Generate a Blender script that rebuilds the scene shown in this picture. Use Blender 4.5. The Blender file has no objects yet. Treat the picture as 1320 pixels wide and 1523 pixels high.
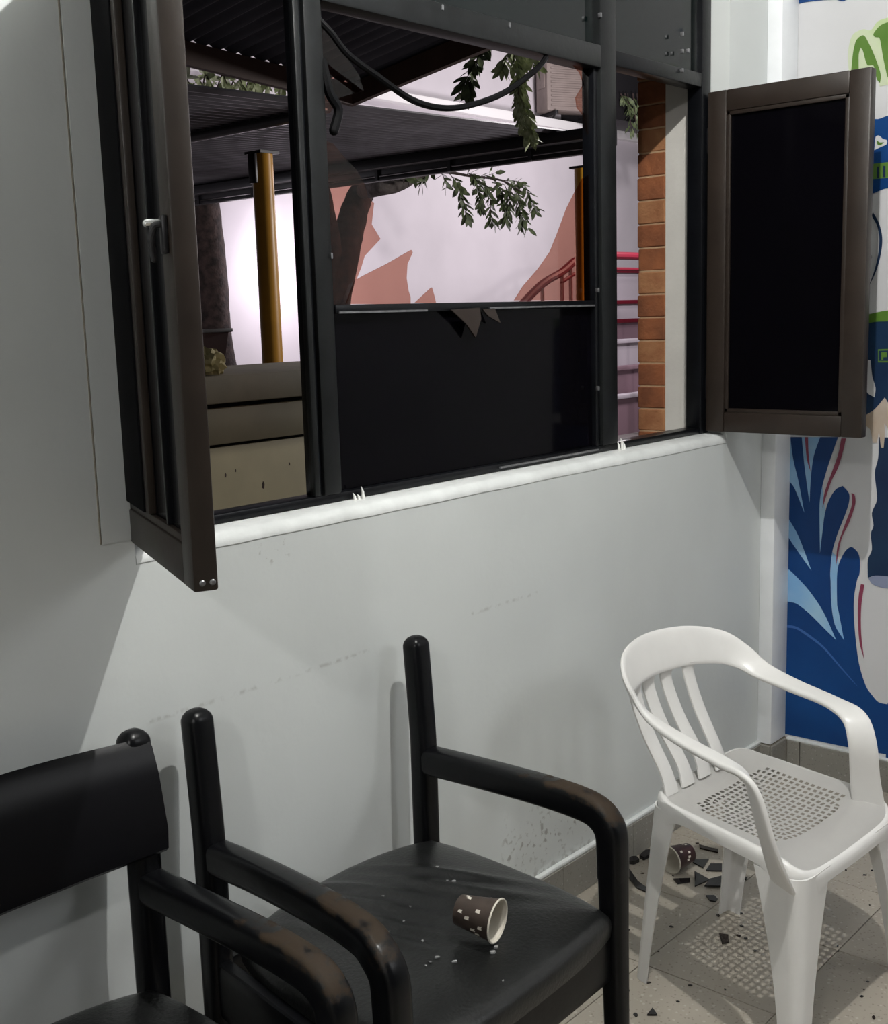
import bpy, bmesh, math, random
from mathutils import Vector, Matrix
random.seed(7)
scene = bpy.context.scene
COL = scene.collection
PI = math.pi

# ------------------------------------------------------------------ camera
F_PX = 1775.0
R = Matrix(((0.65583258, 0.14179779, -0.7414695),
            (-0.75435187, 0.08545871, -0.65088406),
            (-0.0289289, 0.98619988, 0.16301204)))
CAM = Vector((0, 0, 1.5))
cd = bpy.data.cameras.new('camera'); cam = bpy.data.objects.new('camera', cd); COL.objects.link(cam)
cd.sensor_fit = 'HORIZONTAL'; cd.sensor_width = 36.0; cd.lens = F_PX / 1320 * 36.0
cd.clip_start = 0.05; cd.clip_end = 200
cam.matrix_world = Matrix.Translation(CAM) @ R.to_4x4()
scene.camera = cam

# ------------------------------------------------------------------ world, lights, exposure
w = bpy.data.worlds.new('night'); scene.world = w; w.use_nodes = True
w.node_tree.nodes['Background'].inputs[0].default_value = (0.55, 0.58, 0.7, 1)
w.node_tree.nodes['Background'].inputs[1].default_value = 0.03
scene.view_settings.view_transform = 'Standard'; scene.view_settings.look = 'None'
scene.view_settings.gamma = 1; scene.view_settings.use_curve_mapping = False
scene.view_settings.exposure = 0.0

def lamp(name, loc, power, col, radius):
    l = bpy.data.lights.new(name, 'POINT'); l.energy = power; l.color = col; l.shadow_soft_size = radius
    o = bpy.data.objects.new(name, l); COL.objects.link(o); o.location = loc; return o
lamp('ceiling_lamp_near_window', (1.60, 0.735, 2.885), 130, (1.0, 0.985, 0.95), 0.014)
lamp('ceiling_lamp_behind', (-1.7, -0.3, 2.75), 80, (1.0, 0.98, 0.96), 0.05)
al = bpy.data.lights.new('fill_light_right', 'AREA'); al.shape = 'RECTANGLE'; al.size = 0.6; al.size_y = 1.2; al.energy = 19; al.color = (0.96, 0.98, 1.0)  # added soft fill for the white chair leg and right wall
ao = bpy.data.objects.new('fill_light_right', al); COL.objects.link(ao); ao.location = (2.7, -1.7, 2.6)
ao.rotation_euler = (Vector((2.4, 1.5, 0.7)) - ao.location).to_track_quat('-Z', 'Y').to_euler()
lamp('courtyard_flood', (8.75, 9.15, 2.05), 62, (1.0, 0.92, 1.0), 0.15)
lamp('courtyard_lamp', (12.5, 7.0, 2.9), 260, (1.0, 0.93, 0.97), 0.25)
lamp('courtyard_lamp_left', (5.6, 8.6, 2.2), 16, (0.95, 0.92, 1.0), 0.2)
lamp('courtyard_fill_high', (11.5, 6.0, 6.5), 480, (1.0, 0.94, 0.95), 0.3)  # added fill from above for ledge, upper wall and leaves
lamp('courtyard_fill_by_window', (7.6, 2.6, 2.3), 330, (1.0, 0.95, 0.93), 0.12)  # added unseen front fill for posts, leaves and canopy underside

# ------------------------------------------------------------------ helpers
def at(px, py, X=None, Y=None, Z=None):
    d = R @ Vector(((px - 660) / F_PX, -(py - 761.5) / F_PX, -1.0))
    if Y is not None: t = (Y - CAM.y) / d.y
    elif X is not None: t = (X - CAM.x) / d.x
    else: t = (Z - CAM.z) / d.z
    return CAM + d * t

def smooth(bm, ang=0.6):
    bm.normal_update()
    for f in bm.faces: f.smooth = True
    for e in bm.edges:
        if len(e.link_faces) == 2 and e.calc_face_angle(0) > ang: e.smooth = False

def obj(name, bm, mat, parent=None, sm=True, recalc=True):
    if recalc: bmesh.ops.recalc_face_normals(bm, faces=bm.faces)
    if sm: smooth(bm)
    me = bpy.data.meshes.new(name); bm.to_mesh(me); bm.free()
    if mat: me.materials.append(mat)
    o = bpy.data.objects.new(name, me); COL.objects.link(o)
    if parent: o.parent = parent
    return o

def tag(o, label=None, cat=None, group=None, kind=None):
    if label: o['label'] = label
    if cat: o['category'] = cat
    if group: o['group'] = group
    if kind: o['kind'] = kind
    return o

def thing(name, label, cat, loc=(0, 0, 0), rz=0, group=None):
    o = bpy.data.objects.new(name, None); COL.objects.link(o)
    o.location = loc; o.rotation_euler = (0, 0, rz); o.empty_display_size = 0.1
    return tag(o, label, cat, group)

def dup(o, parent=None):
    c = o.copy(); COL.objects.link(c)
    if parent: c.parent = parent
    for ch in [x for x in bpy.data.objects if x.parent == o]: dup(ch, c)
    return c

def add_box(bm, lo, hi, bev=0.0, seg=2):
    lo = Vector(lo); hi = Vector(hi)
    r = bmesh.ops.create_cube(bm, size=1.0)
    vs = r['verts']
    c = (lo + hi) / 2; s = hi - lo
    for v in vs: v.co = Vector((v.co.x * s.x, v.co.y * s.y, v.co.z * s.z)) + c
    if bev > 0:
        es = list({e for v in vs for e in v.link_edges})
        bmesh.ops.bevel(bm, geom=es, offset=bev, segments=seg, profile=0.5, affect='EDGES', clamp_overlap=True)
    return bm

def box(lo, hi, bev=0.0, seg=2):
    return add_box(bmesh.new(), lo, hi, bev, seg)

def add_loft(bm, rings, caps=True, closed=True):
    vr = [[bm.verts.new(p) for p in r] for r in rings]
    n = len(rings[0])
    for a, b in zip(vr[:-1], vr[1:]):
        for i in range(n if closed else n - 1):
            j = (i + 1) % n
            bm.faces.new((a[i], a[j], b[j], b[i]))
    if caps and closed:
        bm.faces.new(list(reversed(vr[0]))); bm.faces.new(vr[-1])
    return bm

def superring(c, u, v, w, h, n=16, p=4.0):
    out = []
    for i in range(n):
        a = 2 * PI * i / n + PI / n
        ca, sa = math.cos(a), math.sin(a)
        x = math.copysign(abs(ca) ** (2 / p), ca) * w / 2
        y = math.copysign(abs(sa) ** (2 / p), sa) * h / 2
        out.append(c + u * x + v * y)
    return out

def cr(P, k):
    """Catmull-Rom through the points of P (any dimension), k steps per span"""
    out = []
    n = len(P)
    for i in range(n - 1):
        p0 = P[max(i - 1, 0)]; p1 = P[i]; p2 = P[i + 1]; p3 = P[min(i + 2, n - 1)]
        for s in range(k):
            t = s / k
            out.append(tuple(0.5 * (2 * b + (c - a) * t + (2 * a - 5 * b + 4 * c - d) * t * t + (3 * b - a - 3 * c + d) * t ** 3)
                             for a, b, c, d in zip(p0, p1, p2, p3)))
    out.append(tuple(P[-1]))
    return out

def add_sweep(bm, keys, k=6, n=16, p=4.0, round_ends=(False, False), er=0.5):
    """keys: (x,y,z, width, thick, wx,wy,wz) - width direction given by w vector"""
    S = cr(keys, k) if k > 1 else [tuple(q) for q in keys]
    pts = [Vector(s[:3]) for s in S]
    rings = []
    m = len(S)
    for i, s in enumerate(S):
        t = (pts[min(i + 1, m - 1)] - pts[max(i - 1, 0)]).normalized()
        u = Vector(s[5:8]); u = (u - t * u.dot(t)).normalized(); v = t.cross(u)
        rings.append((pts[i], t, u, v, s[3], s[4]))
    out = []
    if round_ends[0]:
        c, t, u, v, a, b = rings[0]; r = min(a, b) * er
        for q in (0.97, 0.8, 0.5, 0.2):
            f = math.sqrt(max(0, 1 - q * q)); out.append(superring(c - t * r * q, u, v, a - 2 * r * (1 - f), b - 2 * r * (1 - f) + 1e-5, n, p))
    for c, t, u, v, a, b in rings: out.append(superring(c, u, v, a, b, n, p))
    if round_ends[1]:
        c, t, u, v, a, b = rings[-1]; r = min(a, b) * er
        for q in (0.2, 0.5, 0.8, 0.97):
            f = math.sqrt(max(0, 1 - q * q)); out.append(superring(c + t * r * q, u, v, a - 2 * r * (1 - f), b - 2 * r * (1 - f) + 1e-5, n, p))
    return add_loft(bm, out)

def sweep(keys, **kw): return add_sweep(bmesh.new(), keys, **kw)

def tube(pts, r, k=6, n=10, u=(0, 0, 1), ends=(True, True)):
    u = Vector(u)
    rr = r if isinstance(r, (list, tuple)) else [r] * len(pts)
    return sweep([(*q, 2 * a, 2 * a, u.x, u.y, u.z) for q, a in zip(pts, rr)], k=k, n=n, p=2.0, round_ends=ends)

def tess(bm, verts):
    from mathutils.geometry import tessellate_polygon
    out = []
    for t in tessellate_polygon([[v.co.copy() for v in verts]]): out.append(bm.faces.new([verts[i] for i in t]))
    return out

def prism(pts, off):
    """closed polygon pts (Vectors) extruded by vector off"""
    bm = bmesh.new(); off = Vector(off)
    a = [bm.verts.new(p) for p in pts]; b = [bm.verts.new(Vector(p) + off) for p in pts]
    n = len(pts)
    if n > 4: tess(bm, a); tess(bm, b)
    else: bm.faces.new(a); bm.faces.new(list(reversed(b)))
    for i in range(n): bm.faces.new((a[i], b[i], b[(i + 1) % n], a[(i + 1) % n]))
    return bm

def lathe(prof, n=32, axis=None):
    bm = bmesh.new(); rings = []
    for r, z in prof: rings.append([Vector((r * math.cos(2 * PI * i / n), r * math.sin(2 * PI * i / n), z)) for i in range(n)])
    add_loft(bm, rings, caps=False)
    return bm

# ------------------------------------------------------------------ materials
def mat(name, col, rough=0.5, metal=0.0, spec=0.5, var=0.0, vscale=8.0, bump=0.0, bscale=60.0, col2=None, coat=0.0, emis=None):
    m = bpy.data.materials.new(name); m.use_nodes = True
    nt = m.node_tree; b = nt.nodes['Principled BSDF']
    b.inputs['Base Color'].default_value = (*col, 1); b.inputs['Roughness'].default_value = rough
    b.inputs['Metallic'].default_value = metal; b.inputs['Specular IOR Level'].default_value = spec
    if coat: b.inputs['Coat Weight'].default_value = coat; b.inputs['Coat Roughness'].default_value = 0.15
    tc = nt.nodes.new('ShaderNodeTexCoord')
    if var or col2:
        nz = nt.nodes.new('ShaderNodeTexNoise'); nz.inputs['Scale'].default_value = vscale; nz.inputs['Detail'].default_value = 6
        nt.links.new(tc.outputs['Object'], nz.inputs['Vector'])
        rp = nt.nodes.new('ShaderNodeValToRGB')
        c2 = col2 or tuple(c * (1 - var) for c in col)
        rp.color_ramp.elements[0].position = 0.35; rp.color_ramp.elements[1].position = 0.68
        rp.color_ramp.elements[0].color = (*c2, 1); rp.color_ramp.elements[1].color = (*col, 1)
        nt.links.new(nz.outputs['Fac'], rp.inputs['Fac']); nt.links.new(rp.outputs['Color'], b.inputs['Base Color'])
    if bump:
        nb = nt.nodes.new('ShaderNodeTexNoise'); nb.inputs['Scale'].default_value = bscale; nb.inputs['Detail'].default_value = 8
        nt.links.new(tc.outputs['Object'], nb.inputs['Vector'])
        bp = nt.nodes.new('ShaderNodeBump'); bp.inputs['Strength'].default_value = bump; bp.inputs['Distance'].default_value = 0.01
        nt.links.new(nb.outputs['Fac'], bp.inputs['Height']); nt.links.new(bp.outputs['Normal'], b.inputs['Normal'])
    return m

def math_node(nt, op, a, b=None, c=None):
    n = nt.nodes.new('ShaderNodeMath'); n.operation = op
    for i, q in enumerate((a, b, c)):
        if q is None: continue
        if isinstance(q, (int, float)): n.inputs[i].default_value = q
        else: nt.links.new(q, n.inputs[i])
    return n.outputs[0]

def wall_mat():
    """grey white paint; faint rubbed scuff lines left by chair backs at 0.83 m, stains near the skirting"""
    m = mat('wall_paint', (0.63, 0.655, 0.645), 0.5, var=0.09, vscale=2.2, bump=0.06, bscale=35)
    nt = m.node_tree; b = nt.nodes['Principled BSDF']
    tc = nt.nodes.new('ShaderNodeTexCoord'); sx = nt.nodes.new('ShaderNodeSeparateXYZ'); nt.links.new(tc.outputs['Object'], sx.inputs[0])
    X, Z = sx.outputs['X'], sx.outputs['Z']
    nz = nt.nodes.new('ShaderNodeTexNoise'); nz.inputs['Scale'].default_value = 60; nz.inputs['Detail'].default_value = 8
    nt.links.new(tc.outputs['Object'], nz.inputs['Vector'])
    def band(v, lo, hi, soft):
        a = nt.nodes.new('ShaderNodeMapRange'); a.inputs[1].default_value = lo - soft; a.inputs[2].default_value = lo + soft; nt.links.new(v, a.inputs[0])
        c = nt.nodes.new('ShaderNodeMapRange'); c.inputs[1].default_value = hi - soft; c.inputs[2].default_value = hi + soft
        c.inputs[3].default_value = 1; c.inputs[4].default_value = 0; nt.links.new(v, c.inputs[0])
        return math_node(nt, 'MULTIPLY', a.outputs[0], c.outputs[0])
    speck = nt.nodes.new('ShaderNodeMapRange'); speck.inputs[1].default_value = 0.47; speck.inputs[2].default_value = 0.60; nt.links.new(nz.outputs['Fac'], speck.inputs[0])
    speck2 = nt.nodes.new('ShaderNodeMapRange'); speck2.inputs[1].default_value = 0.58; speck2.inputs[2].default_value = 0.66; nt.links.new(nz.outputs['Fac'], speck2.inputs[0])
    tot = None
    for (x0, x1, z0, z1, st, sk, sf) in ((1.13, 1.68, 0.821, 0.827, 0.32, speck, .003), (2.0, 2.26, 0.829, 0.835, 0.30, speck, .003),
                                     (1.40, 1.47, 1.055, 1.092, 0.75, speck2, .01), (2.1, 2.45, 0.14, 0.27, 0.6, speck2, .05),
                                     (1.9, 2.5, 0.105, 0.125, 0.5, speck, .01)):
        q = math_node(nt, 'MULTIPLY', band(X, x0, x1, 0.01), band(Z, z0, z1, sf))
        q = math_node(nt, 'MULTIPLY', math_node(nt, 'MULTIPLY', q, sk.outputs[0]), st)
        tot = q if tot is None else math_node(nt, 'MAXIMUM', tot, q)
    mx = nt.nodes.new('ShaderNodeMix'); mx.data_type = 'RGBA'
    src = b.inputs['Base Color'].links[0].from_socket
    nt.links.new(tot, mx.inputs[0]); nt.links.new(src, mx.inputs[6]); mx.inputs[7].default_value = (0.17, 0.15, 0.125, 1)
    nt.links.new(mx.outputs[2], b.inputs['Base Color'])
    return m

def worn_mat(name, col, brown, rough=0.3, amt=0.5):
    """black lacquer rubbed through to brown wood along exposed edges"""
    m = mat(name, col, rough, spec=0.2, bump=0.05, bscale=30)
    nt = m.node_tree; b = nt.nodes['Principled BSDF']
    bv = nt.nodes.new('ShaderNodeBevel'); bv.inputs['Radius'].default_value = 0.012; bv.samples = 4
    ge = nt.nodes.new('ShaderNodeNewGeometry')
    dt = nt.nodes.new('ShaderNodeVectorMath'); dt.operation = 'DOT_PRODUCT'
    nt.links.new(bv.outputs[0], dt.inputs[0]); nt.links.new(ge.outputs['Normal'], dt.inputs[1])
    tc = nt.nodes.new('ShaderNodeTexCoord')
    nz = nt.nodes.new('ShaderNodeTexNoise'); nz.inputs['Scale'].default_value = 30; nz.inputs['Detail'].default_value = 9; nz.inputs['Roughness'].default_value = 0.7
    nt.links.new(tc.outputs['Object'], nz.inputs['Vector'])
    sx = nt.nodes.new('ShaderNodeSeparateXYZ'); nt.links.new(tc.outputs['Object'], sx.inputs[0])
    # hands rub the front half of the armrests (y < 1.4, z > .5)
    fy = nt.nodes.new('ShaderNodeMapRange'); fy.inputs[1].default_value = 0.12; fy.inputs[2].default_value = -0.14; nt.links.new(sx.outputs['Y'], fy.inputs[0])
    fz = nt.nodes.new('ShaderNodeMapRange'); fz.inputs[1].default_value = 0.42; fz.inputs[2].default_value = 0.6; nt.links.new(sx.outputs['Z'], fz.inputs[0])
    sn = nt.nodes.new('ShaderNodeSeparateXYZ'); nt.links.new(ge.outputs['Normal'], sn.inputs[0])
    up = nt.nodes.new('ShaderNodeMapRange'); up.inputs[1].default_value = -0.1; up.inputs[2].default_value = 0.9; nt.links.new(sn.outputs['Z'], up.inputs[0])
    a = math_node(nt, 'MULTIPLY', math_node(nt, 'MULTIPLY', fy.outputs[0], fz.outputs[0]), math_node(nt, 'MULTIPLY_ADD', up.outputs[0], 0.55, 0.3))
    v = math_node(nt, 'ADD', math_node(nt, 'MULTIPLY', a, amt), nz.outputs['Fac'])
    rp = nt.nodes.new('ShaderNodeMapRange'); rp.inputs[1].default_value = 0.80; rp.inputs[2].default_value = 0.90; nt.links.new(v, rp.inputs[0])
    mx = nt.nodes.new('ShaderNodeMix'); mx.data_type = 'RGBA'
    nt.links.new(rp.outputs[0], mx.inputs[0]); mx.inputs[6].default_value = (*col, 1); mx.inputs[7].default_value = (*brown, 1)
    nt.links.new(mx.outputs[2], b.inputs['Base Color'])
    rg = nt.nodes.new('ShaderNodeMapRange'); rg.inputs[3].default_value = rough; rg.inputs[4].default_value = 0.7; nt.links.new(rp.outputs[0], rg.inputs[0]); nt.links.new(rg.outputs[0], b.inputs['Roughness'])
    nt.nodes.remove(bv); nt.nodes.remove(dt)
    return m

def tinted(name, col):
    m = bpy.data.materials.new(name); m.use_nodes = True; nt = m.node_tree
    for n in list(nt.nodes):
        if n.type != 'OUTPUT_MATERIAL': nt.nodes.remove(n)
    out = [n for n in nt.nodes if n.type == 'OUTPUT_MATERIAL'][0]
    t = nt.nodes.new('ShaderNodeBsdfTransparent'); t.inputs[0].default_value = (*col, 1)
    g = nt.nodes.new('ShaderNodeBsdfGlossy'); g.inputs[0].default_value = (1, 1, 1, 1); g.inputs['Roughness'].default_value = 0.03
    fr = nt.nodes.new('ShaderNodeFresnel'); fr.inputs[0].default_value = 1.45
    mx = nt.nodes.new('ShaderNodeMixShader')
    ge = nt.nodes.new('ShaderNodeNewGeometry'); iv = math_node(nt, 'SUBTRACT', 1.0, ge.outputs['Backfacing'])
    nt.links.new(math_node(nt, 'MULTIPLY', math_node(nt, 'MULTIPLY', fr.outputs[0], iv), 0.6), mx.inputs[0]); nt.links.new(t.outputs[0], mx.inputs[1]); nt.links.new(g.outputs[0], mx.inputs[2])
    nt.links.new(mx.outputs[0], out.inputs[0])
    return m

def terrazzo(name, base, dark, light, sc=90):
    m = mat(name, base, 0.35, var=0.12, vscale=5)
    nt = m.node_tree; b = nt.nodes['Principled BSDF']
    tc = nt.nodes.new('ShaderNodeTexCoord')
    src = b.inputs['Base Color'].links[0].from_socket
    for s, thr, c in ((sc, 0.18, dark), (sc * 0.6, 0.14, light)):
        vo = nt.nodes.new('ShaderNodeTexVoronoi'); vo.inputs['Scale'].default_value = s
        ge = nt.nodes.new('ShaderNodeNewGeometry'); nt.links.new(ge.outputs['Position'], vo.inputs['Vector'])
        rp = nt.nodes.new('ShaderNodeMapRange'); rp.inputs[1].default_value = thr; rp.inputs[2].default_value = thr + 0.08
        rp.inputs[3].default_value = 0.55; rp.inputs[4].default_value = 0
        nt.links.new(vo.outputs['Distance'], rp.inputs[0])
        mx = nt.nodes.new('ShaderNodeMix'); mx.data_type = 'RGBA'
        nt.links.new(rp.outputs[0], mx.inputs[0]); nt.links.new(src, mx.inputs[6]); mx.inputs[7].default_value = (*c, 1)
        src = mx.outputs[2]
    nt.links.new(src, b.inputs['Base Color'])
    return m

M = {}
M['wall'] = wall_mat()
M['plain'] = mat('room_paint', (0.60, 0.62, 0.61), 0.6, var=0.06, vscale=3)
M['white_trim'] = mat('white_trim_paint', (0.84, 0.86, 0.88), 0.45, var=0.08, vscale=9, bump=0.05)
M['sill'] = mat('sill_paint', (0.72, 0.74, 0.73), 0.45, var=0.14, vscale=18, bump=0.15, bscale=40)
M['black'] = mat('black_window_paint', (0.004, 0.0045, 0.006), 0.32, spec=0.22, var=0.4, vscale=14, bump=0.05)
M['grey_black'] = mat('grey_black_window_paint', (0.0075, 0.0085, 0.009), 0.42, spec=0.25, var=0.4, vscale=20, bump=0.05)
M['bronze'] = mat('bronze_window_paint', (0.024, 0.017, 0.013), 0.42, spec=0.35, var=0.25, vscale=12, bump=0.04)
M['glass_black'] = mat('dark_film_glass', (0.0016, 0.0014, 0.0022), 0.06, spec=0.06)
M['matt_black'] = mat('matt_black_paint', (0.0022, 0.0022, 0.003), 0.7, spec=0.06)
M['glass_upper'] = mat('dark_green_film_glass', (0.0022, 0.0045, 0.0045), 0.08, spec=0.30)
M['tint'] = tinted('brown_tinted_glass', (0.79, 0.57, 0.50))
M['alu'] = mat('scratched_aluminium', (0.30, 0.30, 0.31), 0.4, 0.8, var=0.4, vscale=50)
M['chrome'] = mat('chrome', (0.75, 0.75, 0.75), 0.2, 1.0)
M['rubber'] = mat('black_rubber', (0.003, 0.003, 0.0035), 0.6, spec=0.08)
M['putty'] = mat('white_putty', (0.75, 0.75, 0.72), 0.7)
M['floor'] = terrazzo('terrazzo_floor', (0.36, 0.325, 0.27), (0.16, 0.13, 0.10), (0.50, 0.47, 0.42))
M['grout'] = mat('grout', (0.20, 0.175, 0.14), 0.8)
M['base_tile'] = terrazzo('baseboard_tile', (0.235, 0.225, 0.20), (0.12, 0.11, 0.10), (0.38, 0.37, 0.34), 110)
M['lacquer'] = worn_mat('worn_black_lacquer', (0.0028, 0.003, 0.0038), (0.026, 0.017, 0.010))
M['leather'] = mat('black_vinyl', (0.0085, 0.009, 0.009), 0.30, spec=0.42, var=0.2, vscale=20, bump=0.12, bscale=140)
M['smooth_vinyl'] = mat('smooth_black_vinyl', (0.003, 0.003, 0.004), 0.38, spec=0.22)
M['plastic'] = mat('white_moulded_plastic', (0.74, 0.73, 0.71), 0.33, var=0.05, vscale=12)
M['card_brown'] = mat('brown_paper', (0.05, 0.034, 0.026), 0.5, var=0.3, vscale=40)
M['card_white'] = mat('white_paper', (0.62, 0.58, 0.50), 0.55)
M['brick'] = mat('brick', (0.28, 0.095, 0.034), 0.85, col2=(0.15, 0.048, 0.018), vscale=11, bump=0.4, bscale=60)
M['brick2'] = mat('brick_pale', (0.36, 0.17, 0.075), 0.85, col2=(0.25, 0.10, 0.04), vscale=15, bump=0.4, bscale=60)
M['mortar'] = mat('mortar', (0.40, 0.26, 0.15), 0.9, bump=0.4)
M['plaster'] = mat('white_plaster', (0.60, 0.58, 0.54), 0.7, var=0.1, vscale=7, bump=0.1)
M['far_wall'] = mat('courtyard_wall_paint', (0.66, 0.62, 0.66), 0.8, var=0.10, vscale=1.3)
M['ledge'] = mat('ledge_paint', (0.85, 0.84, 0.84), 0.7)
M['yellow'] = mat('yellow_post_paint', (0.60, 0.29, 0.02), 0.4, var=0.25, vscale=5)
M['roof'] = mat('dark_corrugated_sheet', (0.10, 0.097, 0.112), 0.45, 0.3, var=0.4, vscale=3)
M['roof_navy'] = mat('navy_corrugated_sheet', (0.10, 0.105, 0.14), 0.5, 0.2, var=0.4, vscale=3)
M['beam'] = mat('brown_beam_paint', (0.10, 0.055, 0.042), 0.6, var=0.3, vscale=5)
M['dark_steel'] = mat('dark_steel', (0.020, 0.019, 0.021), 0.4, 0.3)
M['pipe'] = mat('grey_pipe', (0.12, 0.12, 0.125), 0.35, 0.4)
M['bark'] = mat('bark', (0.06, 0.038, 0.034), 0.95, col2=(0.015, 0.010, 0.009), vscale=14, bump=1.0, bscale=22)
M['bark_pale'] = mat('pale_bark', (0.17, 0.15, 0.14), 0.9, col2=(0.06, 0.05, 0.045), vscale=14, bump=1.0, bscale=22)
M['leaf'] = mat('leaf', (0.14, 0.18, 0.08), 0.5, col2=(0.05, 0.07, 0.035), vscale=3)
M['leaf_pale'] = mat('pale_leaf', (0.42, 0.46, 0.28), 0.5, col2=(0.20, 0.25, 0.11), vscale=3)
M['beige'] = mat('beige_paint', (0.225, 0.195, 0.118), 0.6, var=0.15, vscale=6)
M['beige_top'] = mat('beige_cap_stone', (0.20, 0.175, 0.115), 0.65, var=0.2, vscale=10)
M['maroon'] = mat('maroon_plastic', (0.035, 0.012, 0.012), 0.4)
M['crumple'] = mat('yellow_paper', (0.50, 0.44, 0.22), 0.7)
M['ac'] = mat('aged_ac_casing', (0.27, 0.22, 0.20), 0.6, var=0.15)
M['red'] = mat('red_paint', (0.11, 0.007, 0.016), 0.4)
M['lilac'] = mat('pale_lilac_paint', (0.42, 0.38, 0.42), 0.6)
M['mauve'] = mat('mauve_tone', (0.22, 0.14, 0.17), 0.6)
M['ground'] = mat('courtyard_concrete', (0.17, 0.15, 0.15), 0.9, var=0.2, vscale=2)
M['shard'] = mat('dark_glass_shard', (0.010, 0.009, 0.010), 0.08)
M['shard_brown'] = mat('brown_glass_shard', (0.022, 0.015, 0.012), 0.12, spec=0.25)
M['glitter'] = mat('clear_glass_crumb', (0.3, 0.3, 0.3), 0.08, spec=1.0)
M['m_white'] = mat('mural_white', (0.60, 0.60, 0.61), 0.45, var=0.06, vscale=4)
M['m_blue'] = mat('mural_blue', (0.006, 0.055, 0.20), 0.35, spec=0.25, col2=(0.005, 0.038, 0.15), vscale=3)
M['m_light'] = mat('mural_light_blue', (0.33, 0.52, 0.68), 0.45, col2=(0.20, 0.40, 0.66), vscale=7)
M['m_thin'] = mat('mural_thin_blue', (0.035, 0.11, 0.33), 0.45)
M['m_navy'] = mat('mural_navy', (0.007, 0.016, 0.05), 0.4, spec=0.25, col2=(0.010, 0.03, 0.07), vscale=4)
M['m_maroon'] = mat('mural_maroon', (0.23, 0.035, 0.075), 0.45)
M['m_green'] = mat('mural_green', (0.055, 0.15, 0.006), 0.45, col2=(0.10, 0.20, 0.03), vscale=6)
M['m_halo'] = mat('mural_pale_green', (0.42, 0.56, 0.24), 0.45, col2=(0.56, 0.60, 0.46), vscale=5)
M['m_skin'] = mat('mural_skin', (0.38, 0.29, 0.21), 0.45, col2=(0.52, 0.46, 0.40), vscale=9)
M['m_grey'] = mat('mural_grey', (0.22, 0.25, 0.36), 0.45)

# ================================================================== THE SETTING
WY = 1.6875           # room face of the window wall
ZB = 1.100            # masonry under the sill
def structure(name, bm, m, parent=None, sm=True):
    o = obj(name, bm, m, parent, sm)
    if parent is None: o['kind'] = 'structure'
    return o

# floor of terrazzo tiles
fl = structure('floor', box((-3.0, -3.2, -0.10), (3.56, 1.72, -0.010)), M['grout'])
TS = 0.33
tile_me = {}
for i in range(-1, 11):
    for j in range(-1, 6):
        x0, y0 = 0.23 + i * TS, 1.6995 - (j + 1) * TS + 0.0
        bm = box((0.001, 0.001, -0.0095), (min(TS, 3.53 - x0) - 0.001, TS - 0.001, 0.0), 0.0008, 1)
        key = round(min(TS, 3.53 - x0), 3)
        if key in tile_me:
            bm.free(); o = bpy.data.objects.new('tile', tile_me[key]); COL.objects.link(o)
        else:
            o = obj('tile', bm, M['floor'], None, False); tile_me[key] = o.data
        o.parent = fl; o.location = (x0, y0, 0)
o = obj('tile_field', box((-2.99, -3.19, -0.0095), (3.52, 1.6995 - 6 * TS - 0.002, 0.0)), M['floor'], fl); o['kind'] = 'stuff'

# window wall: built as four blocks around the opening, in one mesh
bm = bmesh.new()
add_box(bm, (-3.0, WY, -0.1), (3.56, 1.95, ZB))
add_box(bm, (-3.0, WY, ZB), (1.135, 1.95, 2.95))
add_box(bm, (3.195, WY, ZB), (3.56, 1.80, 2.95))
add_box(bm, (1.135, WY, 2.62), (3.195, 1.95, 2.95))
wb = structure('wall_back', bm, M['wall'], sm=False)
# raised plaster band left of the window
structure('trim_1', box((1.073, WY - 0.002, 1.145), (1.136, WY + 0.01, 2.62)), M['wall'], sm=False)
bm = tube([(1.0705, WY - .0003, 1.147), (1.0712, WY - .0003, 1.5), (1.0700, WY - .0003, 1.9), (1.0708, WY - .0003, 2.3), (1.0703, WY - .0003, 2.6)], .0016, k=6, n=6, u=(1, 0, 0))
structure('trim_5', bm, M['grout'], sm=False)
# sill with a rounded nosing
bm = bmesh.new()
prof = [(1.690, 1.098), (1.6862, 1.103), (1.6862, 1.108), (1.6885, 1.115), (1.695, 1.1235), (1.703, 1.1275), (1.74, 1.130), (1.80, 1.130), (1.80, 1.098)]
rings = []
for i in range(30):
    x = 1.136 + (3.194 - 1.136) * i / 29; j = random.uniform(-0.0012, 0.0012)
    rings.append([Vector((x, y + (j * .4 if y < 1.7 else 0), z + (j * 0.8 if y < 1.7 else 0))) for y, z in prof])
add_loft(bm, rings)
structure('trim_2', bm, M['sill'])
# outer reveal at the right: plaster then bare brick ends
bm = box((3.196, 1.795, ZB - 1.2), (3.40, 1.893, 2.62)); structure('trim_3', bm, M['plaster'], sm=False)
pier = structure('wall_reveal', box((3.1975, 1.893, 0.0), (3.40, 1.985, 2.62)), M['mortar'], sm=False)
bz = 0.92; k = 0
while bz < 2.5:
    hh = 0.0652
    o = obj('brick', box((3.1945 + random.uniform(-0.0015, 0.001), 1.8945, bz), (3.24, 1.9895 + random.uniform(-0.002, 0.002), bz + hh), 0.003, 1),
            M['brick'] if k % 3 else M['brick2'], pier, False)
    bz += hh + 0.0042; k += 1
# mural wall, ceiling, far room walls
wr = structure('wall_right', box((3.532, -3.2, -0.1), (3.70, 1.70, 2.95)), M['m_white'], sm=False)
structure('ceiling', box((-3.0, -3.2, 2.95), (3.56, 1.95, 3.05)), M['plain'], sm=False)
structure('wall_left', box((-3.1, -3.2, -0.1), (-3.0, 1.95, 2.95)), M['plain'], sm=False)
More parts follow.
